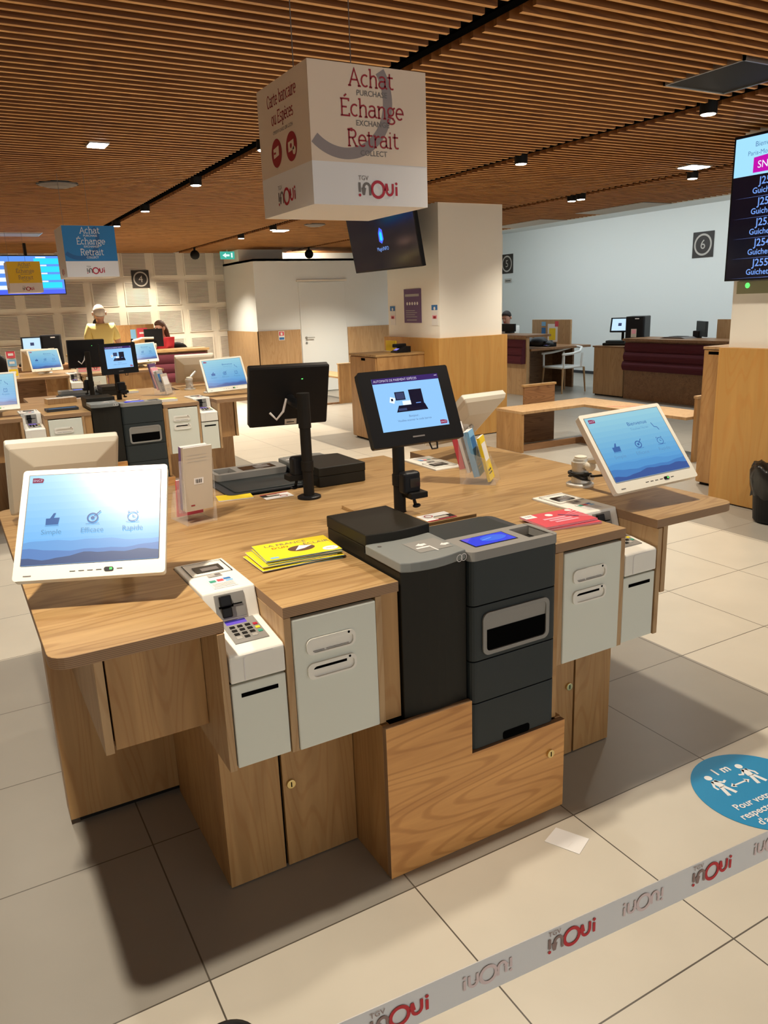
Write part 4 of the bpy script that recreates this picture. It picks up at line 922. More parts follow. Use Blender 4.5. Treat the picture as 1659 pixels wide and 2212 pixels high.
# ================================================================== THIRD COUNTER (far, below the yellow cube)
Y3 = 8.9
t = thing('far_counter', 'long oak counter behind the second island under the yellow cube', 'counter', (.2, Y3 + .4, 0))
MB().prism([(-1.3, Y3), (.145, Y3), (.145, Y3 + .4), (.3, Y3 + .4), (.3, Y3), (1.34, Y3), (1.36, Y3 + 1.1), (-1.3, Y3 + 1.1)], .89, H, 'z', 0, 1).build('worktop', ['oak_x', 'plywood'], t)
MB().box(.62, 1.05, Y3 + .02, Y3 + .04, .5, .889).box(1.05, 1.2, Y3 + .1, Y3 + .12, .5, .889).build('front_panel', ['oak_z'], t)
MB().box(.30, 1.15, Y3 + .2, Y3 + .85, 0, .5).build('base', ['oak_pale'], t); MB().box(-.12, .14, Y3 + .15, Y3 + .17, .58, .889).build('shelf_panel', ['oak_z'], t); MB().box(-1.25, -.1, Y3 + .5, Y3 + .54, 0, .889).build('rear_panel', ['oak_brown'], t)
MB().box(.118, .14, Y3 + .005, Y3 + .4, .506, .889).build('side_panel', ['oak_pale'], t)
index_kids()
dup(te, Matrix.Translation((.9, Y3, 0)), 'white card terminal on the far oak counter under the yellow cube', skip=('side_panel',))
dup(pr, Matrix.Translation((.92, Y3, 0)), 'white ticket printer door on the far oak counter')
M3 = lambda dx, dy: Matrix.Translation((dx, dy, 0))
touch('white touchscreen on the far oak counter at the left', (-.069, 9.346, 1.104), 2.8, -34.6, -1.2, (-.02, 9.62), cable=False)
dup(TR, M3(.30, Y3 + .25), 'white touchscreen half hidden behind the second black pole screen', skip=('cable',))
dup(TBL, M3(2.16, Y3 - .85 + .25), 'white back of a touchscreen standing behind the half hidden one', skip=('cable',))
dup(TBL, M3(.80, Y3 - .9 + .50), 'pale back of a touchscreen behind the far left screen', skip=('cable',))
t = thing('leaflet_rack', 'white leaflet rack with red, blue and yellow sheets at the left edge', 'leaflet rack', (-.47, 9.2, H), 'leaflet racks on the far counter')
MB().prism([(0, 0), (.12, 0), (.12, .32), (.10, .32)], -.055, .055, 'x').xf(Matrix.Translation((-.47, 9.2, H))).build('stand', ['white_plastic'], t)
for i, (k_, z0, yy) in enumerate((('red_print', .24, .072), ('sky_print', .14, .04), ('yellow', .02, .004))):
    Decal().rect(-.05, .05, 0, .085, k_, 1).rect(-.03, .03, .03, .06, 'paper', 2).build('leaflet_pocket', t, (-.47, 9.2 + yy - .004, H + z0), (1, 0, 0), (0, .3, 1))
for i, (x, lab) in enumerate(((.33, 'left pink printed card box on the far counter'), (.50, 'right pink printed card box on the far counter beside the pole screen'))):
    t = thing('card_box', lab, 'box', (x, 9.1, H), 'pink printed boxes on the far counter')
    MB().box(x - .06, x + .06, 9.06, 9.16, H, H + .10).build('box', ['ivory'], t, .003)
    Decal().rect(-.05, .05, .02, .05, 'pink').rect(-.05, .05, .06, .07, 'red_print').build('print', t, (x, 9.0595, H), (1, 0, 0), (0, 0, 1))

# ================================================================== CASH KIOSK (tall black machine with side screen)
def tall_machine(label, loc, yaw):
    M = Matrix.Translation(loc) @ Matrix.Rotation(RAD(yaw), 4, 'Z')
    t = thing('cash_kiosk', label, 'cash kiosk', loc, 'tall black cash kiosks')
    MB().prism(rrect(-.02, .26, -.15, .22, .03, 4), 0, .42, 'z').xf(M).build('tower', ['black_plastic'], t, .01)
    MB().box(-.34, .02, -.2, .15, 0, .04).xf(M).build('base_tray', ['black_matte'], t, .01)
    MB().box(-.30, -.05, -.18, -.02, .04, .075).xf(M).build('coin_bowl', ['anthracite'], t, .01)
    Q = M @ Matrix.Translation((-.13, -.02, .30)) @ rotm(0, -18, 0)
    MB().box(-.15, .13, 0, .03, -.11, .11).xf(Q).build('screen_housing', ['black_plastic'], t, .004)
    Decal().rect(-.125, .105, -.09, .09, 'scr_white2').rect(-.03, .02, -.02, .025, 'scr_mid', 2).build('screen', t, Q @ Vector((0, -.0005, 0)), Q.to_3x3() @ Vector((1, 0, 0)), Q.to_3x3() @ Vector((0, 0, 1)))
    Decal().rect(-.03, .05, .12, .24, 'beige_back').rect(-.02, .04, .17, .23, 'pink', 2).rect(-.05, .10, .02, .05, 'ink_grey').rect(.02, .08, .38, .395, 'sign_white').build('front_marks', t, M @ Vector((.10, -.1505, 0)), M.to_3x3() @ Vector((1, 0, 0)), (0, 0, 1))
    MB().cyl(M @ Vector((-.1, .03, .04)), M @ Vector((-.1, .03, .28)), .02).build('stem', ['black_matte'], t)
    return t
# ================================================================== SERVICE DESKS
def pad(t, M, w, z0, z1, proud):
    """padded upholstered band: three horizontal rolls"""
    h = (z1 - z0) / 3
    for i in range(3):
        a = z0 + i * h; d0 = proud * (1 - .22 * i)
        m = MB().prism([(0, a), (0, a + h)] + [(-d0 * (.75 + .25 * sin(pi * k_ / 6)), a + h - h * k_ / 6) for k_ in range(7)], -w / 2, w / 2, 'x')
        m.xf(M).build('cushion', ['burgundy'], t, .004)
# desk 6 (right): front faces -x
t = thing('service_desk', 'oak service desk with long burgundy padded front under number 6', 'desk', (8.7, 6.2, 0), 'service desks with burgundy padding')
MB().box(8.52, 8.58, 4.3, 7.55, 0, .93).build('front_panel', ['oak_brown'], t, .002); MB().box(8.46, 9.1, 4.3, 7.56, .93, .97).build('counter_top', ['oak_brown'], t, .002)
pad(t, Matrix.Translation((8.52, 5.9, 0)) @ Matrix.Rotation(RAD(-90), 4, 'Z'), 3.2, .47, .905, .13)
MB().box(9.0, 9.05, 4.3, 6.2, .97, 1.25).build('side_screen', ['oak_pale'], t)
t = thing('side_cabinet', 'pale oak cabinet left of the burgundy desk carrying a cash kiosk', 'cabinet', (8.8, 7.9, 0))
MB().box(8.52, 9.2, 7.575, 8.25, .02, .81).build('carcass', ['oak_pale'], t, .002); MB().box(8.50, 9.22, 7.57, 8.27, .81, .835).build('top', ['oak_brown'], t, .002); MB().box(8.54, 9.18, 7.6, 8.22, 0, .02).build('plinth', ['black_matte'], t)
tall_machine('black cash kiosk with lit screen on the cabinet under number 6', (8.92, 7.86, .835), -62).scale = (1.12, 1.12, 1.12)
t = thing('flat_screen', 'dark monitor seen from the side on the burgundy desk', 'monitor', (8.95, 6.42, .97))
MB().box(-.02, .02, -.22, .22, .02, .25).xf(Matrix.Translation((8.98, 6.45, .975)) @ Matrix.Rotation(RAD(-34), 4, 'Z')).build('screen', ['anthracite'], t, .004)
MB().box(8.98, 9.06, 6.5, 6.62, .97, 1.08).build('stand', ['black_plastic'], t, .01)
t = thing('keyboard_tray', 'low dark tray on the burgundy desk between kiosk and monitor', 'tray', (8.9, 6.8, .97))
MB().prism([(6.52, .97), (7.02, .97), (6.92, .995), (6.6, .995)], 8.7, 8.98, 'x').build('tray', ['ink_grey'], t, .004); MB().box(8.74, 8.94, 6.65, 6.87, .995, 1.0).build('pad', ['black_matte'], t)
# desk 5: behind the pillar, front faces -x
t = thing('service_desk', 'oak service desk with burgundy pad half hidden behind the pillar', 'desk', (7.8, 9.6, 0), 'service desks with burgundy padding')
MB().box(7.62, 7.68, 8.95, 11.4, 0, 1.0).build('front_panel', ['oak_pale'], t, .002); MB().box(7.58, 8.15, 8.93, 11.4, 1.0, 1.04).build('counter_top', ['oak_brown'], t, .002)
pad(t, Matrix.Translation((7.62, 10.2, 0)) @ Matrix.Rotation(RAD(-90), 4, 'Z'), 2.45, .55, .965, .12)
t = thing('side_table', 'lower oak desk with bag beside the half hidden service desk', 'desk', (8.5, 9.5, 0))
MB().box(7.75, 9.15, 8.98, 10.1, .76, .80).build('table_top', ['oak_brown'], t, .002); MB().box(7.7, 7.74, 9.0, 10.1, 0, .76).build('leg', ['oak_brown'], t); MB().box(9.1, 9.14, 9.4, 10.1, 0, .76).build('leg', ['oak_brown'], t); MB().box(7.75, 9.1, 9.95, 9.98, 0, .76).build('modesty_panel', ['oak_brown'], t)
t = thing('leaflet_board', 'pale oak board with pinned leaflets behind the grey bag', 'board', (9.0, 9.9, .8))
MB().box(9.0, 9.04, 9.37, 10.45, .79, 1.25).build('panel', ['oak_pale'], t, .002)
for i, (k_, a, b, z0, z1) in enumerate((('sky_print', .28, .40, .34, .42), ('blue_print', .28, .40, .16, .31), ('yellow', .50, .68, .08, .30), ('red_print', .66, .76, .33, .43), ('paper', .46, .74, .05, .38))):
    Decal().rect(a, b, z0, z1, k_, 2 if k_ != 'paper' else 1).build('leaflet', t, (8.9995, 10.45, .79), (0, -1, 0), (0, 0, 1))
t = thing('bag', 'slumped dark grey bag on the lower oak desk', 'bag', (8.35, 9.55, .8))
b = MB()
for i in range(9):
    for j in range(13): pass
b.ball((8.35, 9.72, .86), (.14, .26, .085), 20, 12).ball((8.33, 9.45, .88), (.12, .2, .10), 20, 12).ball((8.36, 9.25, .85), (.09, .14, .055), 16, 10)
b.build('body', ['deck_dark'], t, smooth=True); MB().tube([(8.33, 9.6, .95), (8.33, 9.56, 1.0), (8.33, 9.48, 1.0), (8.33, 9.44, .95)], .012, 8).build('strap', ['black_matte'], t)
def phone(label, x, y, z, s=1):
    t = thing('telephone', label, 'telephone', (x, y, z), 'black desk telephones')
    MB().prism([(0, 0), (.2, 0), (.2, .075), (.14, .075), (.0, .015)], -.08, .08, 'x').xf(Matrix.Translation((x, y, z)) @ Matrix.Rotation(RAD(-90), 4, 'Z') @ Matrix.Scale(s, 4)).build('base', ['black_plastic'], t, .004)
    MB().box(-.075, -.02, .02, .2, .06, .105).xf(Matrix.Translation((x, y, z)) @ Matrix.Rotation(RAD(-90), 4, 'Z') @ Matrix.Scale(s, 4)).build('handset', ['black_plastic'], t, .012)
    up = Vector((.14, 0, .06)).normalized()
    Decal().rect(-.06, .02, .03, .08, 'phone_lcd').build('display', t, Vector((x, y, z + .0155 * s + .001)), (0, -1, 0), up)
    return t
phone('black telephone with lit display on the lower oak desk', 8.25, 9.2, .80)
t = thing('armchair', 'white plastic armchair with wooden legs beside the lower oak desk', 'chair', (8.5, 8.95, 0))
MB().box(8.22, 8.76, 8.72, 9.22, .43, .465).build('seat', ['chair_white'], t, .012, seg=3)
MB().tube([(8.22, 8.70, .68), (8.45, 8.70, .69), (8.65, 8.73, .72), (8.80, 8.85, .775), (8.82, 8.98, .785), (8.80, 9.1, .775), (8.65, 9.22, .72), (8.45, 9.25, .69), (8.22, 9.25, .68)], .022, 10).build('backrest', ['chair_white'], t, smooth=True)
for x, yy in ((8.26, 8.71), (8.26, 9.24), (8.68, 8.73), (8.68, 9.21)): MB().tube([(x, yy, .45), (x + (.0 if x < 8.5 else .03), yy, .69)], .018, 8).build('arm_support', ['chair_white'], t)
for x, yy in ((8.25, 8.72), (8.25, 9.22), (8.74, 8.72), (8.74, 9.22)): MB().tube([(x, yy, .44), (x + (-.03 if x < 8.5 else .03), yy + (-.02 if yy < 9 else .02), 0)], [.02, .013], 8).build('leg', ['oak_pale'], t)
t = thing('flat_screen', 'black monitor in front of the dark haired clerk behind the pillar', 'monitor', (8.1, 10.0, 1.04))
MB().box(8.08, 8.12, 9.86, 10.32, 1.07, 1.21).build('screen', ['black_plastic'], t, .004); MB().box(8.09, 8.2, 10.0, 10.15, 1.04, 1.08).build('foot', ['black_plastic'], t)
# desk 4: far, front faces -y
Y4 = 11.6
t = thing('service_desk', 'oak service desk with burgundy front below number 4', 'desk', (2.2, Y4, 0), 'service desks with burgundy padding')
MB().box(.6, 2.78, Y4, Y4 + .06, 0, 1.0).build('front_panel', ['oak_brown'], t); MB().box(.55, 2.80, Y4 - .05, Y4 + .5, 1.0, 1.04).build('counter_top', ['oak_x'], t, .002)
pad(t, Matrix.Translation((1.7, Y4, 0)), 2.1, .5, .96, .12)
t = thing('leaflet_board', 'oak board with red leaflet behind the man in yellow', 'board', (1.75, 12.35, 1.0))
MB().box(1.40, 2.1, 12.4, 12.44, .8, 1.46).build('panel', ['oak_z'], t); MB().box(1.40, 1.9, 12.37, 12.46, .76, .80).build('shelf', ['oak_z'], t); MB().box(1.5, 2.0, 12.44, 12.48, 0, .8).build('leg', ['oak_z'], t)
Decal().rect(.29, .38, .40, .58, 'sky_print').rect(.40, .58, .42, .60, 'red_print', 2).rect(.44, .54, .50, .53, 'paper', 3).build('leaflet', t, (1.40, 12.3995, .8), (1, 0, 0), (0, 0, 1))
t = thing('flat_screen', 'black monitor on a silver arm in front of the woman in red', 'monitor', (1.98, 11.95, 1.04))
MB().box(1.81, 2.12, 11.9, 11.94, 1.09, 1.385).xf(Matrix.Identity(4)).build('screen', ['black_plastic'], t, .004)
MB().tube([(1.6, 11.92, 1.2), (1.75, 11.86, 1.24), (1.95, 11.88, 1.235)], .022, 8).build('arm', ['silver'], t); MB().cyl((1.6, 11.92, 1.04), (1.6, 11.92, 1.24), .02).build('post', ['black_plastic'], t)
t = thing('office_chair', 'black rounded chair back right of the woman in red', 'chair', (2.55, 12.6, 0))
MB().ball((2.52, 12.55, .95), (.2, .05, .17), 20, 12).build('backrest', ['black_matte'], t, smooth=True); MB().ball((2.52, 12.75, .55), (.24, .24, .06), 20, 10).build('seat', ['black_matte'], t, smooth=True); MB().cyl((2.52, 12.75, .05), (2.52, 12.75, .52), .03).build('stem', ['black_plastic'], t)
MB().tube([(2.52, 12.56, .85), (2.52, 12.55, .6), (2.52, 12.66, .54)], .02, 8).build('spine', ['black_plastic'], t)
for a in range(5): MB().tube([(2.52, 12.75, .07), (2.52 + .26 * cos(a * 1.2566), 12.75 + .26 * sin(a * 1.2566), .025)], [.02, .025], 8).build('foot', ['black_plastic'], t)
# desk with cash kiosk at the far left
t = thing('side_cabinet', 'dark oak desk carrying the far left cash kiosk', 'cabinet', (.1, 11.6, 0))
MB().box(-1.2, .5, 11.35, 11.9, .02, .90).build('carcass', ['oak_brown'], t); MB().box(-1.22, .52, 11.33, 11.92, .90, .92).build('top', ['oak_brown'], t)
tall_machine('black cash kiosk with lit screen below the far left wall screen', (.17, 11.6, .92), -8).scale = (1.08, 1.08, 1.08)
t = thing('office_chair', 'black chair back at the left edge behind the leaflet rack', 'chair', (-.62, 10.8, 0))
MB().ball((-.62, 10.8, .98), (.22, .05, .2), 20, 12).build('backrest', ['black_matte'], t, smooth=True); MB().ball((-.62, 11.0, .52), (.24, .22, .06), 20, 10).build('seat', ['black_matte'], t, smooth=True); MB().cyl((-.62, 11.0, 0), (-.62, 11.0, .5), .03).build('stem', ['black_plastic'], t)
MB().tube([(-.62, 10.81, .85), (-.62, 10.82, .55), (-.62, 10.95, .52)], .02, 8).build('spine', ['black_plastic'], t)

# ================================================================== CABINETS, BENCHES, PILLAR ITEMS
t = thing('side_cabinet', 'tall oak cabinet with slot handle standing against the pillar', 'cabinet', (3.6, 6.8, 0), 'tall oak cabinets beside the pillars')
MB().box(3.28, 3.945, 6.48, 7.16, .02, 1.04).build('carcass', ['oak_z'], t, .002); MB().box(3.262, 3.279, 6.49, 7.15, .03, 1.03).build('door', ['oak_z'], t, .001); MB().box(3.26, 3.945, 6.47, 7.17, 1.042, 1.066).build('top', ['oak_x'], t, .001); MB().box(3.3, 3.93, 6.52, 7.12, 0, .02).build('plinth', ['black_matte'], t)
MB().box(3.2605, 3.2625, 6.75, 6.85, .99, 1.02).build('slot_handle', ['void'], t)
t = thing('side_cabinet', 'tall oak cabinet with slot handle behind the right pillar', 'cabinet', (4.8, 2.6, 0), 'tall oak cabinets beside the pillars')
MB().box(4.46, 5.1, 2.36, 2.79, .02, 1.18).build('carcass', ['oak_z'], t, .002); MB().box(4.44, 4.459, 2.36, 2.785, .03, 1.175).build('door', ['oak_z'], t, .001); MB().box(4.438, 5.1, 2.355, 2.795, 1.182, 1.205).build('top', ['oak_pale'], t, .001); MB().box(4.48, 5.08, 2.38, 2.77, 0, .02).build('plinth', ['black_matte'], t)
MB().box(4.4385, 4.4405, 2.62, 2.74, 1.14, 1.165).build('slot_handle', ['void'], t)
phone('black telephone with lit display on the cabinet by the pillar', 3.62, 6.66, 1.066)
t = thing('leaflet_stand', 'bright yellow card stand on the cabinet by the pillar', 'card stand', (3.78, 7.05, 1.066))
MB().box(3.76, 3.775, 6.85, 7.1, 1.068, 1.2).build('card', ['yellow'], t); MB().box(3.74, 3.86, 6.84, 7.11, 1.066, 1.07).build('foot', ['paper'], t)
t = thing('bench', 'L shaped oak bench with upright end boards beyond the right leaflet rack', 'bench', (4.9, 4.8, 0), 'oak waiting benches')
MB().box(4.18, 5.55, 4.87, 5.34, .43, .46).build('seat', ['oak_pale'], t, .002); MB().box(5.08, 5.55, 3.45, 4.868, .43, .46).build('seat', ['oak_pale'], t, .002)
MB().box(4.18, 4.21, 4.88, 5.33, 0, .43).build('leg', ['oak_z'], t, .001)
MB().box(4.60, 5.06, 5.345, 5.375, 0, .66).build('backrest', ['oak_brown'], t, .001); MB().box(4.585, 5.075, 5.335, 5.385, .66, .685).build('backrest_cap', ['oak_x'], t, .001)
MB().box(5.18, 5.56, 3.41, 3.445, 0, .64).build('end_board', ['oak_z'], t, .001); MB().box(5.17, 5.57, 3.40, 3.45, .64, .665).build('end_board_cap', ['oak_pale'], t, .001)
MB().box(4.21, 5.5, 4.95, 4.98, 0, .07).build('plinth', ['oak_brown'], t); MB().box(5.12, 5.15, 3.45, 4.95, 0, .07).build('plinth', ['oak_brown'], t)
Decal().stroke([(-.18, .25), (.18, -.05)], .02, 'red_print').build('red_line', t, (5.3, 4.3, .4605), (1, 0, 0), (0, 1, 0))
t = thing('bench', 'oak bench with upright end board in front of the white door', 'bench', (4.9, 10.6, 0), 'oak waiting benches')
MB().box(4.70, 5.15, 10.46, 12.0, .43, .46).build('seat', ['oak_pale'], t, .002); MB().box(4.69, 5.18, 10.40, 10.45, 0, .67).build('end_board', ['oak_z'], t, .002); MB().box(4.68, 5.19, 10.39, 10.46, .67, .69).build('end_board_cap', ['oak_pale'], t, .001); MB().box(4.72, 5.12, 11.96, 12.0, 0, .43).build('leg', ['oak_z'], t)
MB().box(4.1, 4.69, 10.42, 10.45, 0, .03).build('plinth', ['oak_brown'], t)

# screens on the pillars
t = thing('wall_screen', 'dark wall screen with small blue icon tilted on the pillar', 'screen', (3.68, 6.95, 2.4), 'screens hung from the ceiling and pillars')
up = Vector((-.12, 0, .67)).normalized(); R = Vector((0, -1, 0)); O = Vector((3.672, 6.955, 2.395)); N = R.cross(up)
def obox(O, R, U, a0, a1, b0, b1, c0, c1):
    N = R.cross(U)
    return MB().add([O + R * a + U * b + N * c_ for c_ in (c0, c1) for a, b in ((a0, b0), (a1, b0), (a1, b1), (a0, b1))], [(0, 3, 2, 1), (4, 5, 6, 7), (0, 1, 5, 4), (1, 2, 6, 5), (2, 3, 7, 6), (3, 0, 4, 7)])
obox(O, R, up, -.825, .825, -.345, .35, -.05, 0).build('housing', ['black_plastic'], t, .004)
d = Decal().rect(-.805, .805, -.325, .33, 'tv_black', 1)
d.poly([(-.06, .0), (-.055, .10), (-.01, .16), (.05, .13), (.055, .02), (.0, -.03)], 'tv_blue', 2).poly([(-.03, .02), (-.03, .09), (0, .12), (.03, .09), (.03, .02), (0, 0)], 'tv_cyan', 3).text('MagicINFO', 0, -.09, .062, 'tv_text', 3)
d.build('screen', t, O, R, up)
MB().box(3.72, 4.0, 6.8, 7.1, 2.3, 2.5).build('bracket', ['black_matte'], t)
t = thing('wall_screen', 'portrait welcome screen listing tickets on the right pillar', 'screen', (4.0, 1.97, 2.2), 'screens hung from the ceiling and pillars')
MB().box(3.955, 4.01, 1.69, 2.27, 1.725, 2.715).build('housing', ['black_plastic'], t, .003); MB().box(4.01, 4.11, 1.85, 2.1, 2.1, 2.3).build('bracket', ['black_matte'], t)
d = Decal().rect(-.277, .277, -.482, .482, 'tv_black', 1).rect(-.274, .277, .22, .476, 'tv_sky', 2).text('Bienvenue \u00e0', 0, .42, .048, 'tv_ink', 3).text('Paris-Montparnasse', 0, .365, .043, 'tv_ink', 3)
d.poly([(-.12, .235), (.12, .235), (.12, .30), (.10, .33), (0, .345), (-.12, .335)], 'tv_mag', 3).text('SNCF', -.005, .283, .068, 'tv_white', 4)
for i in range(5):
    z0 = .175 - i * .138
    d.text('J25' + str(1 + i), 0, z0, .072, 'tv_text', 3, bold=.012).text('Guichet ' + str(i + 1), 0, z0 - .062, .056, 'tv_text', 3, bold=.012).poly([(-.25, z0 - .103), (.25, z0 - .1), (.25, z0 - .096)], 'tv_line', 3)
d.build('screen', t, (3.9545, 1.98, 2.22), (0, -1, 0), (0, 0, 1))
t = thing('notice_plate', 'olive plate with green glow under the right welcome screen', 'plate', (4.1, 2.0, 1.68))
MB().box(4.095, 4.109, 1.7, 2.26, 1.63, 1.72).build('plate', ['green_wall'], t); MB().cyl((4.0945, 2.17, 1.69), (4.093, 2.17, 1.69), .02).build('indicator', ['led_green'], t)
t = thing('ceiling_screen', 'bright blue information screen hanging behind the yellow cube', 'screen', (.1, 12.0, 2.3), 'screens hung from the ceiling and pillars')
O = Vector((.14, 12.0, 2.285)); R = Vector((1, .05, 0)).normalized(); up = Vector((0, -.05, 1)).normalized()
obox(O, R, up, -.55, .55, -.30, .30, -.05, 0).build('housing', ['black_plastic'], t, .004)
d = Decal().rect(-.535, .535, -.285, .285, 'tv_lblue', 1).rect(-.535, .535, -.285, -.22, 'tv_blue', 2)
for i in range(4):
    z0 = .20 - i * .12
    d.rect(.12, .50, z0 - .035, z0 + .05, 'tv_cyan', 2).rect(-.48, -.30, z0 - .05, z0 + .01, 'tv_white', 3).rect(.15, .30, z0 + .055, z0 + .075, 'tv_white', 3)
d.build('screen', t, O, R, up)
MB().cyl((.16, 12.03, 2.58), (.16, 12.03, ZC + .06), .025).build('stem', ['black_matte'], t)

# posters on the pillar
t = thing('poster', 'purple information poster with white icons on the pillar', 'poster', (3.999, 6.8, 1.6))
MB().box(3.992, 3.999, 6.60, 7.0, 1.41, 1.82).build('board', ['purple_print'], t)
d = Decal().rect(-.17, .16, .115, .145, 'ink_soft')
for i in range(5): d.disc(-.12 + i * .06, .03, .02, 'sign_white', 1, 12)
for i in range(4): d.rect(-.16, .06 + (i % 2) * .05, -.06 - i * .025, -.052 - i * .025, 'ink_soft')
d.rect(-.14, .1, -.175, -.165, 'ink_soft').build('print', t, (3.9915, 6.8, 1.615), (0, -1, 0), (0, 0, 1))
for yy, lab in ((7.30, 'small white notice with blue top left of the purple poster'), (6.30, 'small white notice with blue top right of the purple poster')):
    t = thing('notice', lab, 'notice', (3.999, yy, 1.5), 'small notices on the pillar')
    MB().box(3.995, 3.999, yy - .065, yy + .065, 1.38, 1.62).build('sheet', ['paper'], t)
    Decal().rect(-.065, .065, .06, .12, 'blue_print').disc(0, .08, .02, 'paper', 2, 12).rect(-.05, .05, -.04, .0, 'pink').rect(-.03, .03, -.04, -.01, 'ink_red', 2).build('print', t, (3.9945, yy, 1.5), (0, -1, 0), (0, 0, 1))
t = thing('notice', 'red and blue safety sticker on the oak panel left of the white door', 'notice', (4.5, 12.42, 1.14))
MB().box(4.44, 4.56, 12.419, 12.424, 1.05, 1.22).build('sheet', ['paper'], t); Decal().rect(-.05, .05, .0, .075, 'red_print').rect(-.02, .02, .01, .06, 'paper', 2).rect(-.05, .05, -.075, -.03, 'blue_print').build('print', t, (4.5, 12.4185, 1.135), (1, 0, 0), (0, 0, 1))
# number plates
def number(n_, label, O, R, s=.44):
    t = thing('number_sign', label, 'number sign', O, 'square desk number signs')
    R = Vector(R); up = Vector((0, 0, 1)); O = Vector(O)
    obox(O, R, up, -s / 2, s / 2, -s / 2, s / 2, -.012, 0).build('plate', ['sign_black'], t)
    Decal().ring(0, 0, s * .35, s * .425, 'sign_grey', 1, n=48).text(n_, 0, -.005, s * .52, 'sign_grey', 1).build('numeral', t, O, R, up)
    return t
number('6', 'black square sign with circled 6 on the white wall', (11.185, 8.32, 2.49), (0, -1, 0), .45)
t = number('5', 'black square sign with circled number cut by the pillar', (11.185, 14.02, 2.49), (0, -1, 0), .45)
number('4', 'black square sign with circled 4 on the slotted wall', (2.37, 14.165, 2.285), (1, 0, 0), .33)
t = thing('notice', 'small grey notice under the sign cut by the pillar', 'notice', (11.19, 14.0, 2.1)); MB().box(11.18, 11.19, 13.85, 14.1, 2.05, 2.14).build('sheet', ['sign_grey'], t); Decal().rect(-.1, .1, -.02, .0, 'ink').build('print', t, (11.1795, 13.97, 2.1), (0, -1, 0), (0, 0, 1))
t = thing('exit_sign', 'small green lit emergency exit sign with white arrow', 'exit sign', (3.85, 13.3, 2.66))
MB().box(3.72, 4.0, 13.3, 13.33, 2.59, 2.73).build('housing', ['exit_green'], t)
Decal().poly([(-.10, 0), (-.03, .045), (-.03, .018), (.04, .018), (.04, -.018), (-.03, -.018), (-.03, -.045)], 'exit_white').rect(.07, .1, -.04, .045, 'exit_white').build('pictogram', t, (3.86, 13.2995, 2.66), (1, 0, 0), (0, 0, 1))
MB().box(3.85, 3.87, 13.31, 13.32, 2.73, ZC + .05).build('bracket', ['steel'], t)

# ================================================================== HANGING CUBE SIGNS
def cube(label, x0, y0, z0, s, front, ring, ink, sub, left_text, yaw=0):
    M = Matrix.Translation((x0, y0, z0)) @ Matrix.Rotation(RAD(yaw), 4, 'Z')
    t = thing('hanging_sign', label, 'hanging sign', M @ Vector((s / 2, s / 2, 0)), 'cube signs hanging over the islands')
    z1 = s * .30
    MB().box(0, s, 0, s, 0, z1, 0).box(0, s, 0, s, z1, s * .97, 1).xf(M).build('cube_shell', ['sign_white', front if left_text else 'sign_white'], t)
    R3 = M.to_3x3()
    d = Decal().rect(0, s, z1, s * .97, front, 1)
    cx, cz, r0, r1 = s * .28, s * .735, s * .335, s * .415
    pts = [p for p in arc(cx, cz, (r0 + r1) / 2, (r0 + r1) / 2, -165, 165, 90)]
    seg_ = [p for p in pts if p[0] > .02 * s and p[1] < s * .93]
    runs = []; cur = []
    for p in pts:
        ok = p[0] > .012 * s and p[1] < s * .957
        if ok: cur.append(p)
        elif cur: runs.append(cur); cur = []
    if cur: runs.append(cur)
    for rn in runs:
        if len(rn) > 2: d.stroke(rn, r1 - r0, ring, 2)
    for i, (a, b) in enumerate((('Achat', 'PURCHASE'), ('\u00c9change', 'EXCHANGE'), ('Retrait', 'COLLECT'))):
        zz = s * (.825 - i * .205)
        d.slab(a, s * .52, zz, s * .112, ink, 3, .74, 1.06).text(b, s * .52, zz - s * .046, s * .054, sub, 3, bold=.008)
    d.logo(s * .55, s * .125, s * .108, lift=3)
    d.build('front_print', t, M @ Vector((0, -.0003, 0)), R3 @ Vector((1, 0, 0)), R3 @ Vector((0, 0, 1)))
    d = Decal()
    if left_text:
        d.slab('Carte bancaire', s * .5, s * .80, s * .088, ink, 1, .7, .82).slab('ou Esp\u00e8ces', s * .5, s * .665, s * .088, ink, 1, .7, .82).text('CREDIT CARD OR CASH', s * .5, s * .605, s * .036, sub, 1)
        for cx_ in (.35, .65):
            d.disc(s * cx_, s * .455, s * .105, 'ink_red', 1)
        d.poly([(s * .29, s * .42), (s * .40, s * .435), (s * .40, s * .505), (s * .29, s * .49)], 'sign_cream', 2).rect(s * .30, s * .34, s * .45, s * .465, 'ink_red', 3)
        d.poly([(s * .59, s * .42), (s * .70, s * .43), (s * .70, s * .50), (s * .59, s * .49)], 'sign_cream', 2).disc(s * .70, s * .42, s * .03, 'sign_cream', 2).disc(s * .645, s * .46, s * .018, 'ink_red', 3)
    d.logo(s * .5, s * .125, s * .108, lift=1)
    d.build('lettering', t, M @ Vector((-.0003, s, 0)), R3 @ Vector((0, -1, 0)), R3 @ Vector((0, 0, 1)))
    for a, b in ((.12, .5), (.62, .5)): MB().cyl(M @ Vector((s * a, s * b, s * .97)), M @ Vector((s * a, s * b, ZC + .05 - z0)), .0016, n=6).build('cable', ['ink_grey'], t)
    return t
cube('large cream cube sign hanging above the nearest island', -.205, .53, 1.952, .405, 'sign_cream', 'sign_ring', 'ink_red', 'ink_grey', True)
cube('blue cube sign hanging above the second island', -.26, 5.15, 1.952, .405, 'sign_blue', 'sign_navy', 'sign_white', 'sign_white', False)
cube('yellow cube sign in front of the blue information screen', -.31, 9.85, 1.968, .405, 'sign_yellow', 'sign_yellow', 'ink_grey', 'ink_grey', False)

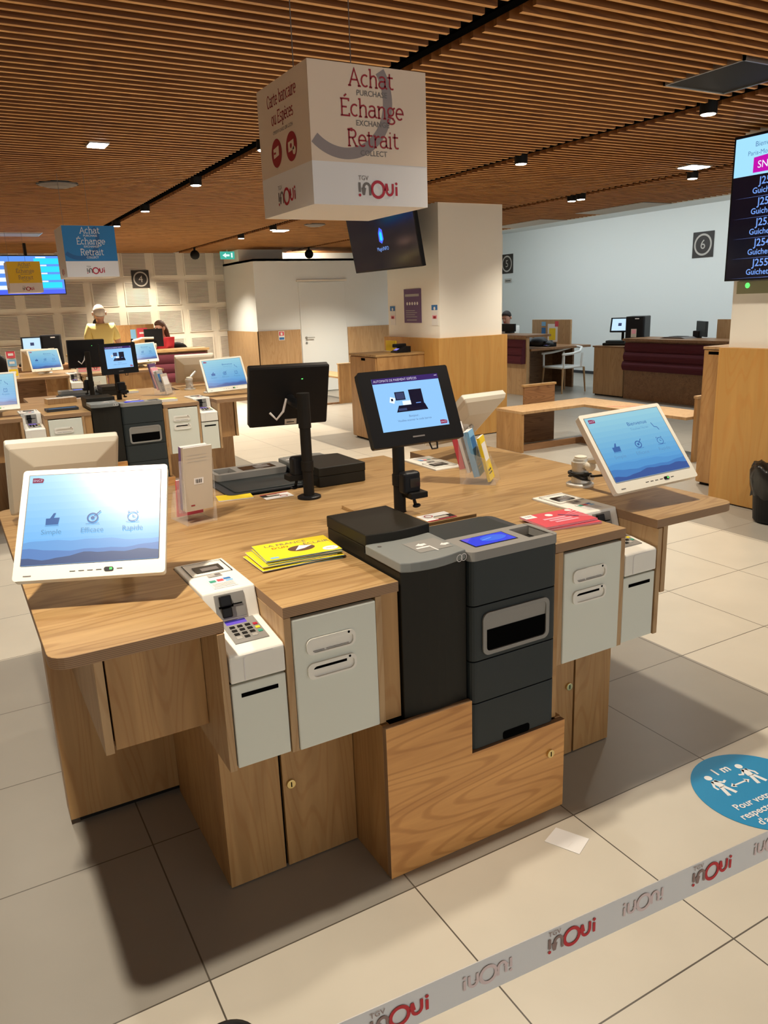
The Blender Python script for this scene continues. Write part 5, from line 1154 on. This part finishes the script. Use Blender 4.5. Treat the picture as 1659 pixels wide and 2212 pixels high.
# ================================================================== FOREGROUND
t = thing('belt_barrier', 'pale retractable barrier belt with red logos across the bottom', 'barrier belt', (-.6, -1.13, .85))
pts = []
for i in range(41):
    x = -1.075 + 2.2 * i / 40; pts.append((x, -1.107 - .066 * (x + 1.0), .900 + .004 * sin(x * 3) - .0015))
b = MB()
for (x, yy, zz) in pts: b.v += [(x, yy, zz - .05), (x, yy, zz), (x, yy + .0012, zz), (x, yy + .0012, zz - .05)]
for i in range(40):
    for k_ in range(4): b.f.append([4 * i + k_, 4 * (i + 1) + k_, 4 * (i + 1) + (k_ + 1) % 4, 4 * i + (k_ + 1) % 4][::-1]); b.m.append(0)
b.f.append([0, 1, 2, 3]); b.m.append(0); b.f.append([160, 163, 162, 161]); b.m.append(0)
b.build('webbing', ['belt'], t)
R = Vector((1, -.066, 0)).normalized(); O = Vector((-.6, -1.107 - .066 * .4 - .0008, 0))
for i in range(5):
    cx = -.921 + i * .2455
    Decal().logo(cx + .6, .8735, .0235, 'belt_brown', 'belt_red', 'belt_brown', 1).build('logo', t, O, R, (0, 0, 1))
    Decal().logo(cx + .6 + .118, .8745, .022, 'belt_faint', 'belt_faint', 'belt_faint', 1, -1, False).build('faint_logo', t, O, R, (0, 0, 1))
t = thing('barrier_post', 'rounded black head of a barrier post at the bottom edge', 'barrier post', (-1.11, -1.085, 0))
MB().lathe([(.16, 0), (.16, .012), (.03, .03)], (-1.11, -1.085, 0), 40).build('base', ['black_matte'], t, smooth=False); MB().cyl((-1.11, -1.085, .02), (-1.11, -1.085, .84), .028, n=24).build('pole', ['black_matte'], t)
MB().lathe([(.03, .83), (.036, .84), (.036, .905), (.033, .914), (.024, .92), (.004, .923)], (-1.11, -1.085, 0), 32).build('head', ['black_plastic'], t, smooth=True)

t = thing('floor_sticker', 'round blue floor sticker asking for one metre distance', 'floor sticker', (.945, -.325, .0005))
MB().lathe([(.215, 0), (.215, .0012), (.001, .0012)], (.945, -.325, .0006), 64).build('disc', ['sticker_blue'], t)
d = Decal()
def figure(cx, cz, s, k_):
    d.disc(cx, cz + s * .92, s * .13, 'sticker_white', 1, 20)
    d.stroke([(cx, cz + s * .74), (cx + k_ * s * .06, cz + s * .36)], s * .24, 'sticker_white')
    d.stroke([(cx - k_ * s * .02, cz + s * .38), (cx - k_ * s * .14, cz - s * .08)], s * .13, 'sticker_white'); d.stroke([(cx + k_ * s * .08, cz + s * .38), (cx + k_ * s * .2, cz - s * .06)], s * .13, 'sticker_white')
    d.stroke([(cx + k_ * s * .04, cz + s * .72), (cx + k_ * s * .26, cz + s * .52), (cx + k_ * s * .40, cz + s * .58)], s * .08, 'sticker_white'); d.stroke([(cx - k_ * s * .05, cz + s * .72), (cx - k_ * s * .22, cz + s * .46), (cx - k_ * s * .2, cz + s * .3)], s * .08, 'sticker_white')
figure(-.095, .03, .105, 1); figure(.055, .03, .105, -1)
d.text('1 m', -.022, .138, .05, 'sticker_white', bold=.03).stroke([(-.055, .055), (.012, .055)], .007, 'sticker_white').poly([(-.065, .055), (-.047, .068), (-.047, .042)], 'sticker_white').poly([(.024, .055), (.006, .042), (.006, .068)], 'sticker_white')
for i, s_ in enumerate(('Pour votre s\u00e9curit\u00e9,', 'respectez une distance', "d'au moins 1 m\u00e8tre")): d.text(s_, .012, -.035 - i * .044, .040, 'sticker_white', bold=.018)
d.build('print', t, (.945, -.325, .0019), (cos(RAD(-4)), sin(RAD(-4)), 0), (-sin(RAD(-4)), cos(RAD(-4)), 0))
t = thing('paper_slip', 'small white paper slip lying on the floor by the island', 'paper', (.22, -.17, 0))
pp = [(.158, -.139), (.209, -.241), (.284, -.205), (.233, -.108)]
MB().prism(pp, .001, .0018, 'z').build('sheet', ['paper'], t); Decal().poly([(x * 1, y_) for x, y_ in ((.2, -.2), (.23, -.19), (.229, -.188), (.199, -.198))], 'sign_white', 1).build('crease', t, (0, 0, .0019), (1, 0, 0), (0, 1, 0))

t = thing('waste_bin', 'black waste bin with crumpled liner beside the right pillar', 'bin', (3.93, 1.66, 0))
MB().lathe([(.12, 0), (.135, .02), (.155, .30), (.15, .30), (.13, .03)], (3.90, 1.66, 0), 36).build('bin', ['black_plastic'], t)
bg = MB(); n = 48; lay = [(.158, .20), (.168, .26), (.175, .33), (.172, .40), (.165, .425), (.14, .41), (.12, .35)]
random.seed(5)
for r_, z_ in lay:
    for k_ in range(n):
        a = 2 * pi * k_ / n; rr = r_ * (1 + .045 * sin(7 * a + z_ * 30) + .03 * sin(13 * a + z_ * 55) + random.uniform(-.012, .012)); bg.v.append((3.90 + rr * cos(a), 1.66 + rr * sin(a), z_ + .012 * sin(5 * a) + .008 * sin(11 * a)))
for i in range(len(lay) - 1):
    for k_ in range(n): j = (k_ + 1) % n; bg.f.append([i * n + k_, i * n + j, (i + 1) * n + j, (i + 1) * n + k_]); bg.m.append(0)
bg.build('liner', ['bin_bag'], t, smooth=True)

# ================================================================== PEOPLE
def skin(name, verts, edges, radii, m, parent, sub=2):
    me = bpy.data.meshes.new(name); off = CAPTION[parent.name]
    me.from_pydata([tuple(Vector(v) - off) for v in verts], edges, [])
    me.materials.append(MATS[m])
    o = bpy.data.objects.new(name, me); COL.objects.link(o); o.parent = parent
    md = o.modifiers.new('Skin', 'SKIN'); md.use_smooth_shade = True
    for i, r_ in enumerate(radii):
        sv = me.skin_vertices[0].data[i]; sv.radius = (r_, r_) if not isinstance(r_, tuple) else r_
        sv.use_root = (i == 0)
    s_ = o.modifiers.new('Sub', 'SUBSURF'); s_.levels = sub; s_.render_levels = sub
    return o
def person(label, loc, yaw, J, shirt, hair, short=True, legs=True, trousers='trousers', longhair=False, head_tilt=0, bald=False):
    """J: joint dictionary in local space, facing -y"""
    t = thing('person', label, 'person', loc)
    M = Matrix.Translation(loc) @ Matrix.Rotation(RAD(yaw), 4, 'Z')
    g_ = lambda k_: M @ Vector(J[k_])
    names = ['pelvis', 'waist', 'chest', 'neck', 'head0', 'head1', 'head2', 'shL', 'elL', 'wrL', 'haL', 'shR', 'elR', 'wrR', 'haR', 'hipL', 'knL', 'anL', 'toL', 'hipR', 'knR', 'anR', 'toR']
    rad = {'pelvis': .135, 'waist': .125, 'chest': (.10, .12), 'neck': .056, 'head0': .072, 'head1': .094, 'head2': .070, 'sh': .06, 'el': .043, 'wr': .029, 'ha': .034, 'hip': .086, 'kn': .056, 'an': .038, 'to': .036}
    V = [g_(k_) for k_ in names]; ix = {k_: i for i, k_ in enumerate(names)}
    r_ = [rad[k_] if k_ in rad else rad[k_[:-1]] for k_ in names]
    E_ = [(ix[a], ix[b]) for a, b in (('pelvis', 'waist'), ('waist', 'chest'), ('chest', 'neck'), ('neck', 'head0'), ('head0', 'head1'), ('head1', 'head2'))]
    for s_ in 'LR': E_ += [(ix['chest'], ix['sh' + s_]), (ix['sh' + s_], ix['el' + s_]), (ix['el' + s_], ix['wr' + s_]), (ix['wr' + s_], ix['ha' + s_]), (ix['pelvis'], ix['hip' + s_]), (ix['hip' + s_], ix['kn' + s_]), (ix['kn' + s_], ix['an' + s_]), (ix['an' + s_], ix['to' + s_])]
    # fingers: short chains rooted in the palm
    for s_ in 'LR':
        h = Vector(J['ha' + s_]); wv = Vector(J['wr' + s_]); d_ = (h - wv).normalized(); sd = d_.cross(Vector((0, 1, 0)) if abs(d_.y) < .8 else Vector((0, 0, 1))).normalized(); pn_ = d_.cross(sd)
        for q_ in range(4):
            b0 = h + d_ * .03 + sd * (-.027 + .018 * q_); ln = (.052, .06, .056, .044)[q_]
            b1 = b0 + d_ * ln * .6 + pn_ * .008; b2 = b1 + d_ * ln * .45 + pn_ * .018; i0 = len(V)
            V += [M @ b0, M @ b1, M @ b2]; r_ += [.0095, .0085, .007]; E_ += [(ix['ha' + s_], i0), (i0, i0 + 1), (i0 + 1, i0 + 2)]
        b0 = h - sd * .034; b1 = b0 - sd * .014 + d_ * .03; i0 = len(V); V += [M @ b0, M @ b1]; r_ += [.011, .009]; E_ += [(ix['ha' + s_], i0), (i0, i0 + 1)]
    skin('body', V, E_, r_, 'skin', t)
    sv = ['pelvis', 'waist', 'chest', 'collar', 'shL', 'upL', 'shR', 'upR']
    J['collar'] = tuple(Vector(J['chest']).lerp(Vector(J['neck']), .72))
    for s_ in 'LR': J['up' + s_] = tuple(Vector(J['sh' + s_]).lerp(Vector(J['el' + s_]), .78))
    skin('shirt', [g_(k_) for k_ in sv], [(0, 1), (1, 2), (2, 3), (2, 4), (4, 5), (2, 6), (6, 7)], [(.155, .155), (.15, .15), (.148, .175), .078, .082, .07, .082, .07], shirt, t)
    if legs:
        lv = ['pelvis', 'hipL', 'knL', 'anL', 'hipR', 'knR', 'anR']
        skin('trousers', [g_(k_) for k_ in lv], [(0, 1), (1, 2), (2, 3), (0, 4), (4, 5), (5, 6)], [.152, .105, .075, .058, .105, .075, .058], trousers, t)
        for s_ in 'LR':
            a, b_ = g_('an' + s_), g_('to' + s_); MB().ball(tuple((a + b_) / 2 + Vector((0, 0, -.02))), (.05, .05, .045) if False else (.075, .115, .05), 14, 8).build('shoe', ['shoe'], t, smooth=True)
    h1 = g_('head1')
    hm = MB().ball((0, .012, .022), (.092, .108, .108), 24, 16)
    keep = [v for v in hm.v]
    hm.v = [(x, max(yy, -.055 + .9 * max(0, .075 - z_)) if z_ < .075 else yy, z_ if z_ > -.06 else -.06 + (z_ + .06) * .2) for x, yy, z_ in keep]
    if bald: hm.m = [1 if sum(hm.v[i][2] for i in f_) / len(f_) > .055 else 0 for f_ in hm.f]; hm.v = [(x * .93, yy * .93, z_ * .95) for x, yy, z_ in hm.v]
    hm.xf(Matrix.Translation(h1) @ Matrix.Rotation(RAD(yaw), 4, 'Z') @ Matrix.Rotation(RAD(head_tilt), 4, 'X')).build('hair', [hair, 'skin'], t, smooth=True)
    Q = Matrix.Translation(h1) @ Matrix.Rotation(RAD(yaw), 4, 'Z') @ Matrix.Rotation(RAD(head_tilt), 4, 'X')
    MB().ball((-.097, .012, -.012), (.012, .022, .032), 10, 8).ball((.097, .012, -.012), (.012, .022, .032), 10, 8).xf(Q).build('ear', ['skin'], t, smooth=True)
    fc = MB().ball((0, -.104, -.02), (.014, .02, .026), 10, 8).xf(Q).build('nose', ['skin'], t, smooth=True)
    MB().ball((-.034, -.088, .012), (.014, .010, .008), 10, 8).ball((.034, -.088, .012), (.014, .010, .008), 10, 8).xf(Q).build('eye', ['hair_dark'], t, smooth=True)
    MB().ball((0, -.09, -.062), (.026, .012, .006), 10, 8).xf(Q).build('mouth', ['ink_red'], t, smooth=True)
    if longhair:
        MB().tube([Q @ Vector((0, .08, .02)), Q @ Vector((0, .115, -.08)), Q @ Vector((.01, .125, -.22)), Q @ Vector((.01, .12, -.34))], [.06, .055, .045, .015], 10).build('ponytail', [hair], t, smooth=True)
    return t
STAND = {'pelvis': (0, 0, .93), 'waist': (0, 0, 1.10), 'chest': (0, .0, 1.38), 'neck': (0, -.01, 1.56), 'head0': (0, -.03, 1.60), 'head1': (0, -.02, 1.68), 'head2': (0, -.01, 1.745),
         'shL': (-.165, 0, 1.465), 'elL': (-.235, .02, 1.19), 'wrL': (-.21, -.12, .96), 'haL': (-.20, -.18, .91), 'shR': (.165, 0, 1.465), 'elR': (.235, .02, 1.19), 'wrR': (.21, -.12, .96), 'haR': (.20, -.18, .91),
         'hipL': (-.09, 0, .88), 'knL': (-.10, -.01, .48), 'anL': (-.11, .02, .09), 'toL': (-.12, -.14, .05), 'hipR': (.09, 0, .88), 'knR': (.10, -.01, .48), 'anR': (.11, .02, .09), 'toR': (.12, -.14, .05)}
SIT = {'pelvis': (0, .05, .62), 'waist': (0, .06, .78), 'chest': (0, .02, 1.0), 'neck': (0, -.04, 1.19), 'head0': (0, -.07, 1.25), 'head1': (0, -.07, 1.33), 'head2': (0, -.06, 1.395),
       'shL': (-.155, .0, 1.10), 'elL': (-.20, -.10, .86), 'wrL': (-.14, -.32, .90), 'haL': (-.12, -.38, .91), 'shR': (.155, .0, 1.10), 'elR': (.20, -.10, .86), 'wrR': (.14, -.32, .90), 'haR': (.12, -.38, .91),
       'hipL': (-.09, 0, .60), 'knL': (-.11, -.40, .58), 'anL': (-.11, -.36, .12), 'toL': (-.11, -.50, .06), 'hipR': (.09, 0, .60), 'knR': (.11, -.40, .58), 'anR': (.11, -.36, .12), 'toR': (.11, -.50, .06)}
def lift(J, dz, k=1.0): return {a: (v[0], v[1], v[2] * k + (dz if v[2] > .3 else 0)) for a, v in J.items()}
person('man with white hair in a yellow polo shirt seen from behind', (.96, 10.95, 0), 180, dict(STAND), 'shirt_yellow', 'hair_white', bald=True)
person('seated woman with brown hair in a red T-shirt', (2.24, 12.35, 0), -62, lift(SIT, .06), 'shirt_red', 'hair_brown', longhair=True, head_tilt=10)
person('dark haired clerk mostly hidden behind the man in yellow', (1.24, 12.9, 0), 10, lift(SIT, .13), 'trousers', 'hair_dark')
person('dark haired clerk looking down behind the monitor by the pillar', (8.62, 10.72, 0), -70, lift(SIT, -.02), 'shirt_white', 'hair_dark', head_tilt=22)
for lab, x, yy, z_ in (('stool under the woman in red', 2.27, 12.38, .56), ('stool under the clerk behind the man in yellow', 1.24, 12.95, .62), ('stool under the clerk by the pillar', 8.58, 10.73, .48)):
    t = thing('stool', 'dark round ' + lab, 'stool', (x, yy, 0), 'stools behind the service desks')
    MB().lathe([(.18, 0), (.19, .02), (.18, .05), (.02, .06)], (x, yy, z_ - .06), 28).build('seat', ['black_matte'], t); MB().cyl((x, yy, .03), (x, yy, z_ - .06), .03).build('stem', ['black_plastic'], t); MB().lathe([(.22, 0), (.22, .015), (.04, .03)], (x, yy, 0), 32).build('foot', ['black_plastic'], t)

# ================================================================== CAMERA AND RENDER SETTINGS
cd = bpy.data.cameras.new('camera'); cam = bpy.data.objects.new('camera', cd); COL.objects.link(cam)
cam.matrix_world = Matrix.Translation((-1.25751, -1.72607, 1.65481)) @ Matrix.Rotation(-.506879, 4, 'Z') @ Matrix.Rotation(pi / 2 - .263351, 4, 'X') @ Matrix.Rotation(-.037095, 4, 'Z')
cd.sensor_fit = 'VERTICAL'; cd.sensor_height = 24; cd.lens = 24 * 1667.07 / 2212; cd.clip_start = .02
SC.camera = cam
w = bpy.data.worlds.new('world'); w.use_nodes = True; SC.world = w
w.node_tree.nodes['Background'].inputs['Color'].default_value = (.02, .018, .015, 1); w.node_tree.nodes['Background'].inputs['Strength'].default_value = 1
SC.view_settings.view_transform = 'Standard'; SC.view_settings.look = 'None'; SC.view_settings.gamma = 1; SC.view_settings.exposure = 0
try: SC.view_settings.use_curve_mapping = False
except Exception: pass
SC.cycles.use_denoising = True
SC.cycles.max_bounces = 8; SC.cycles.diffuse_bounces = 5; SC.cycles.transmission_bounces = 8; SC.cycles.sample_clamp_indirect = 6
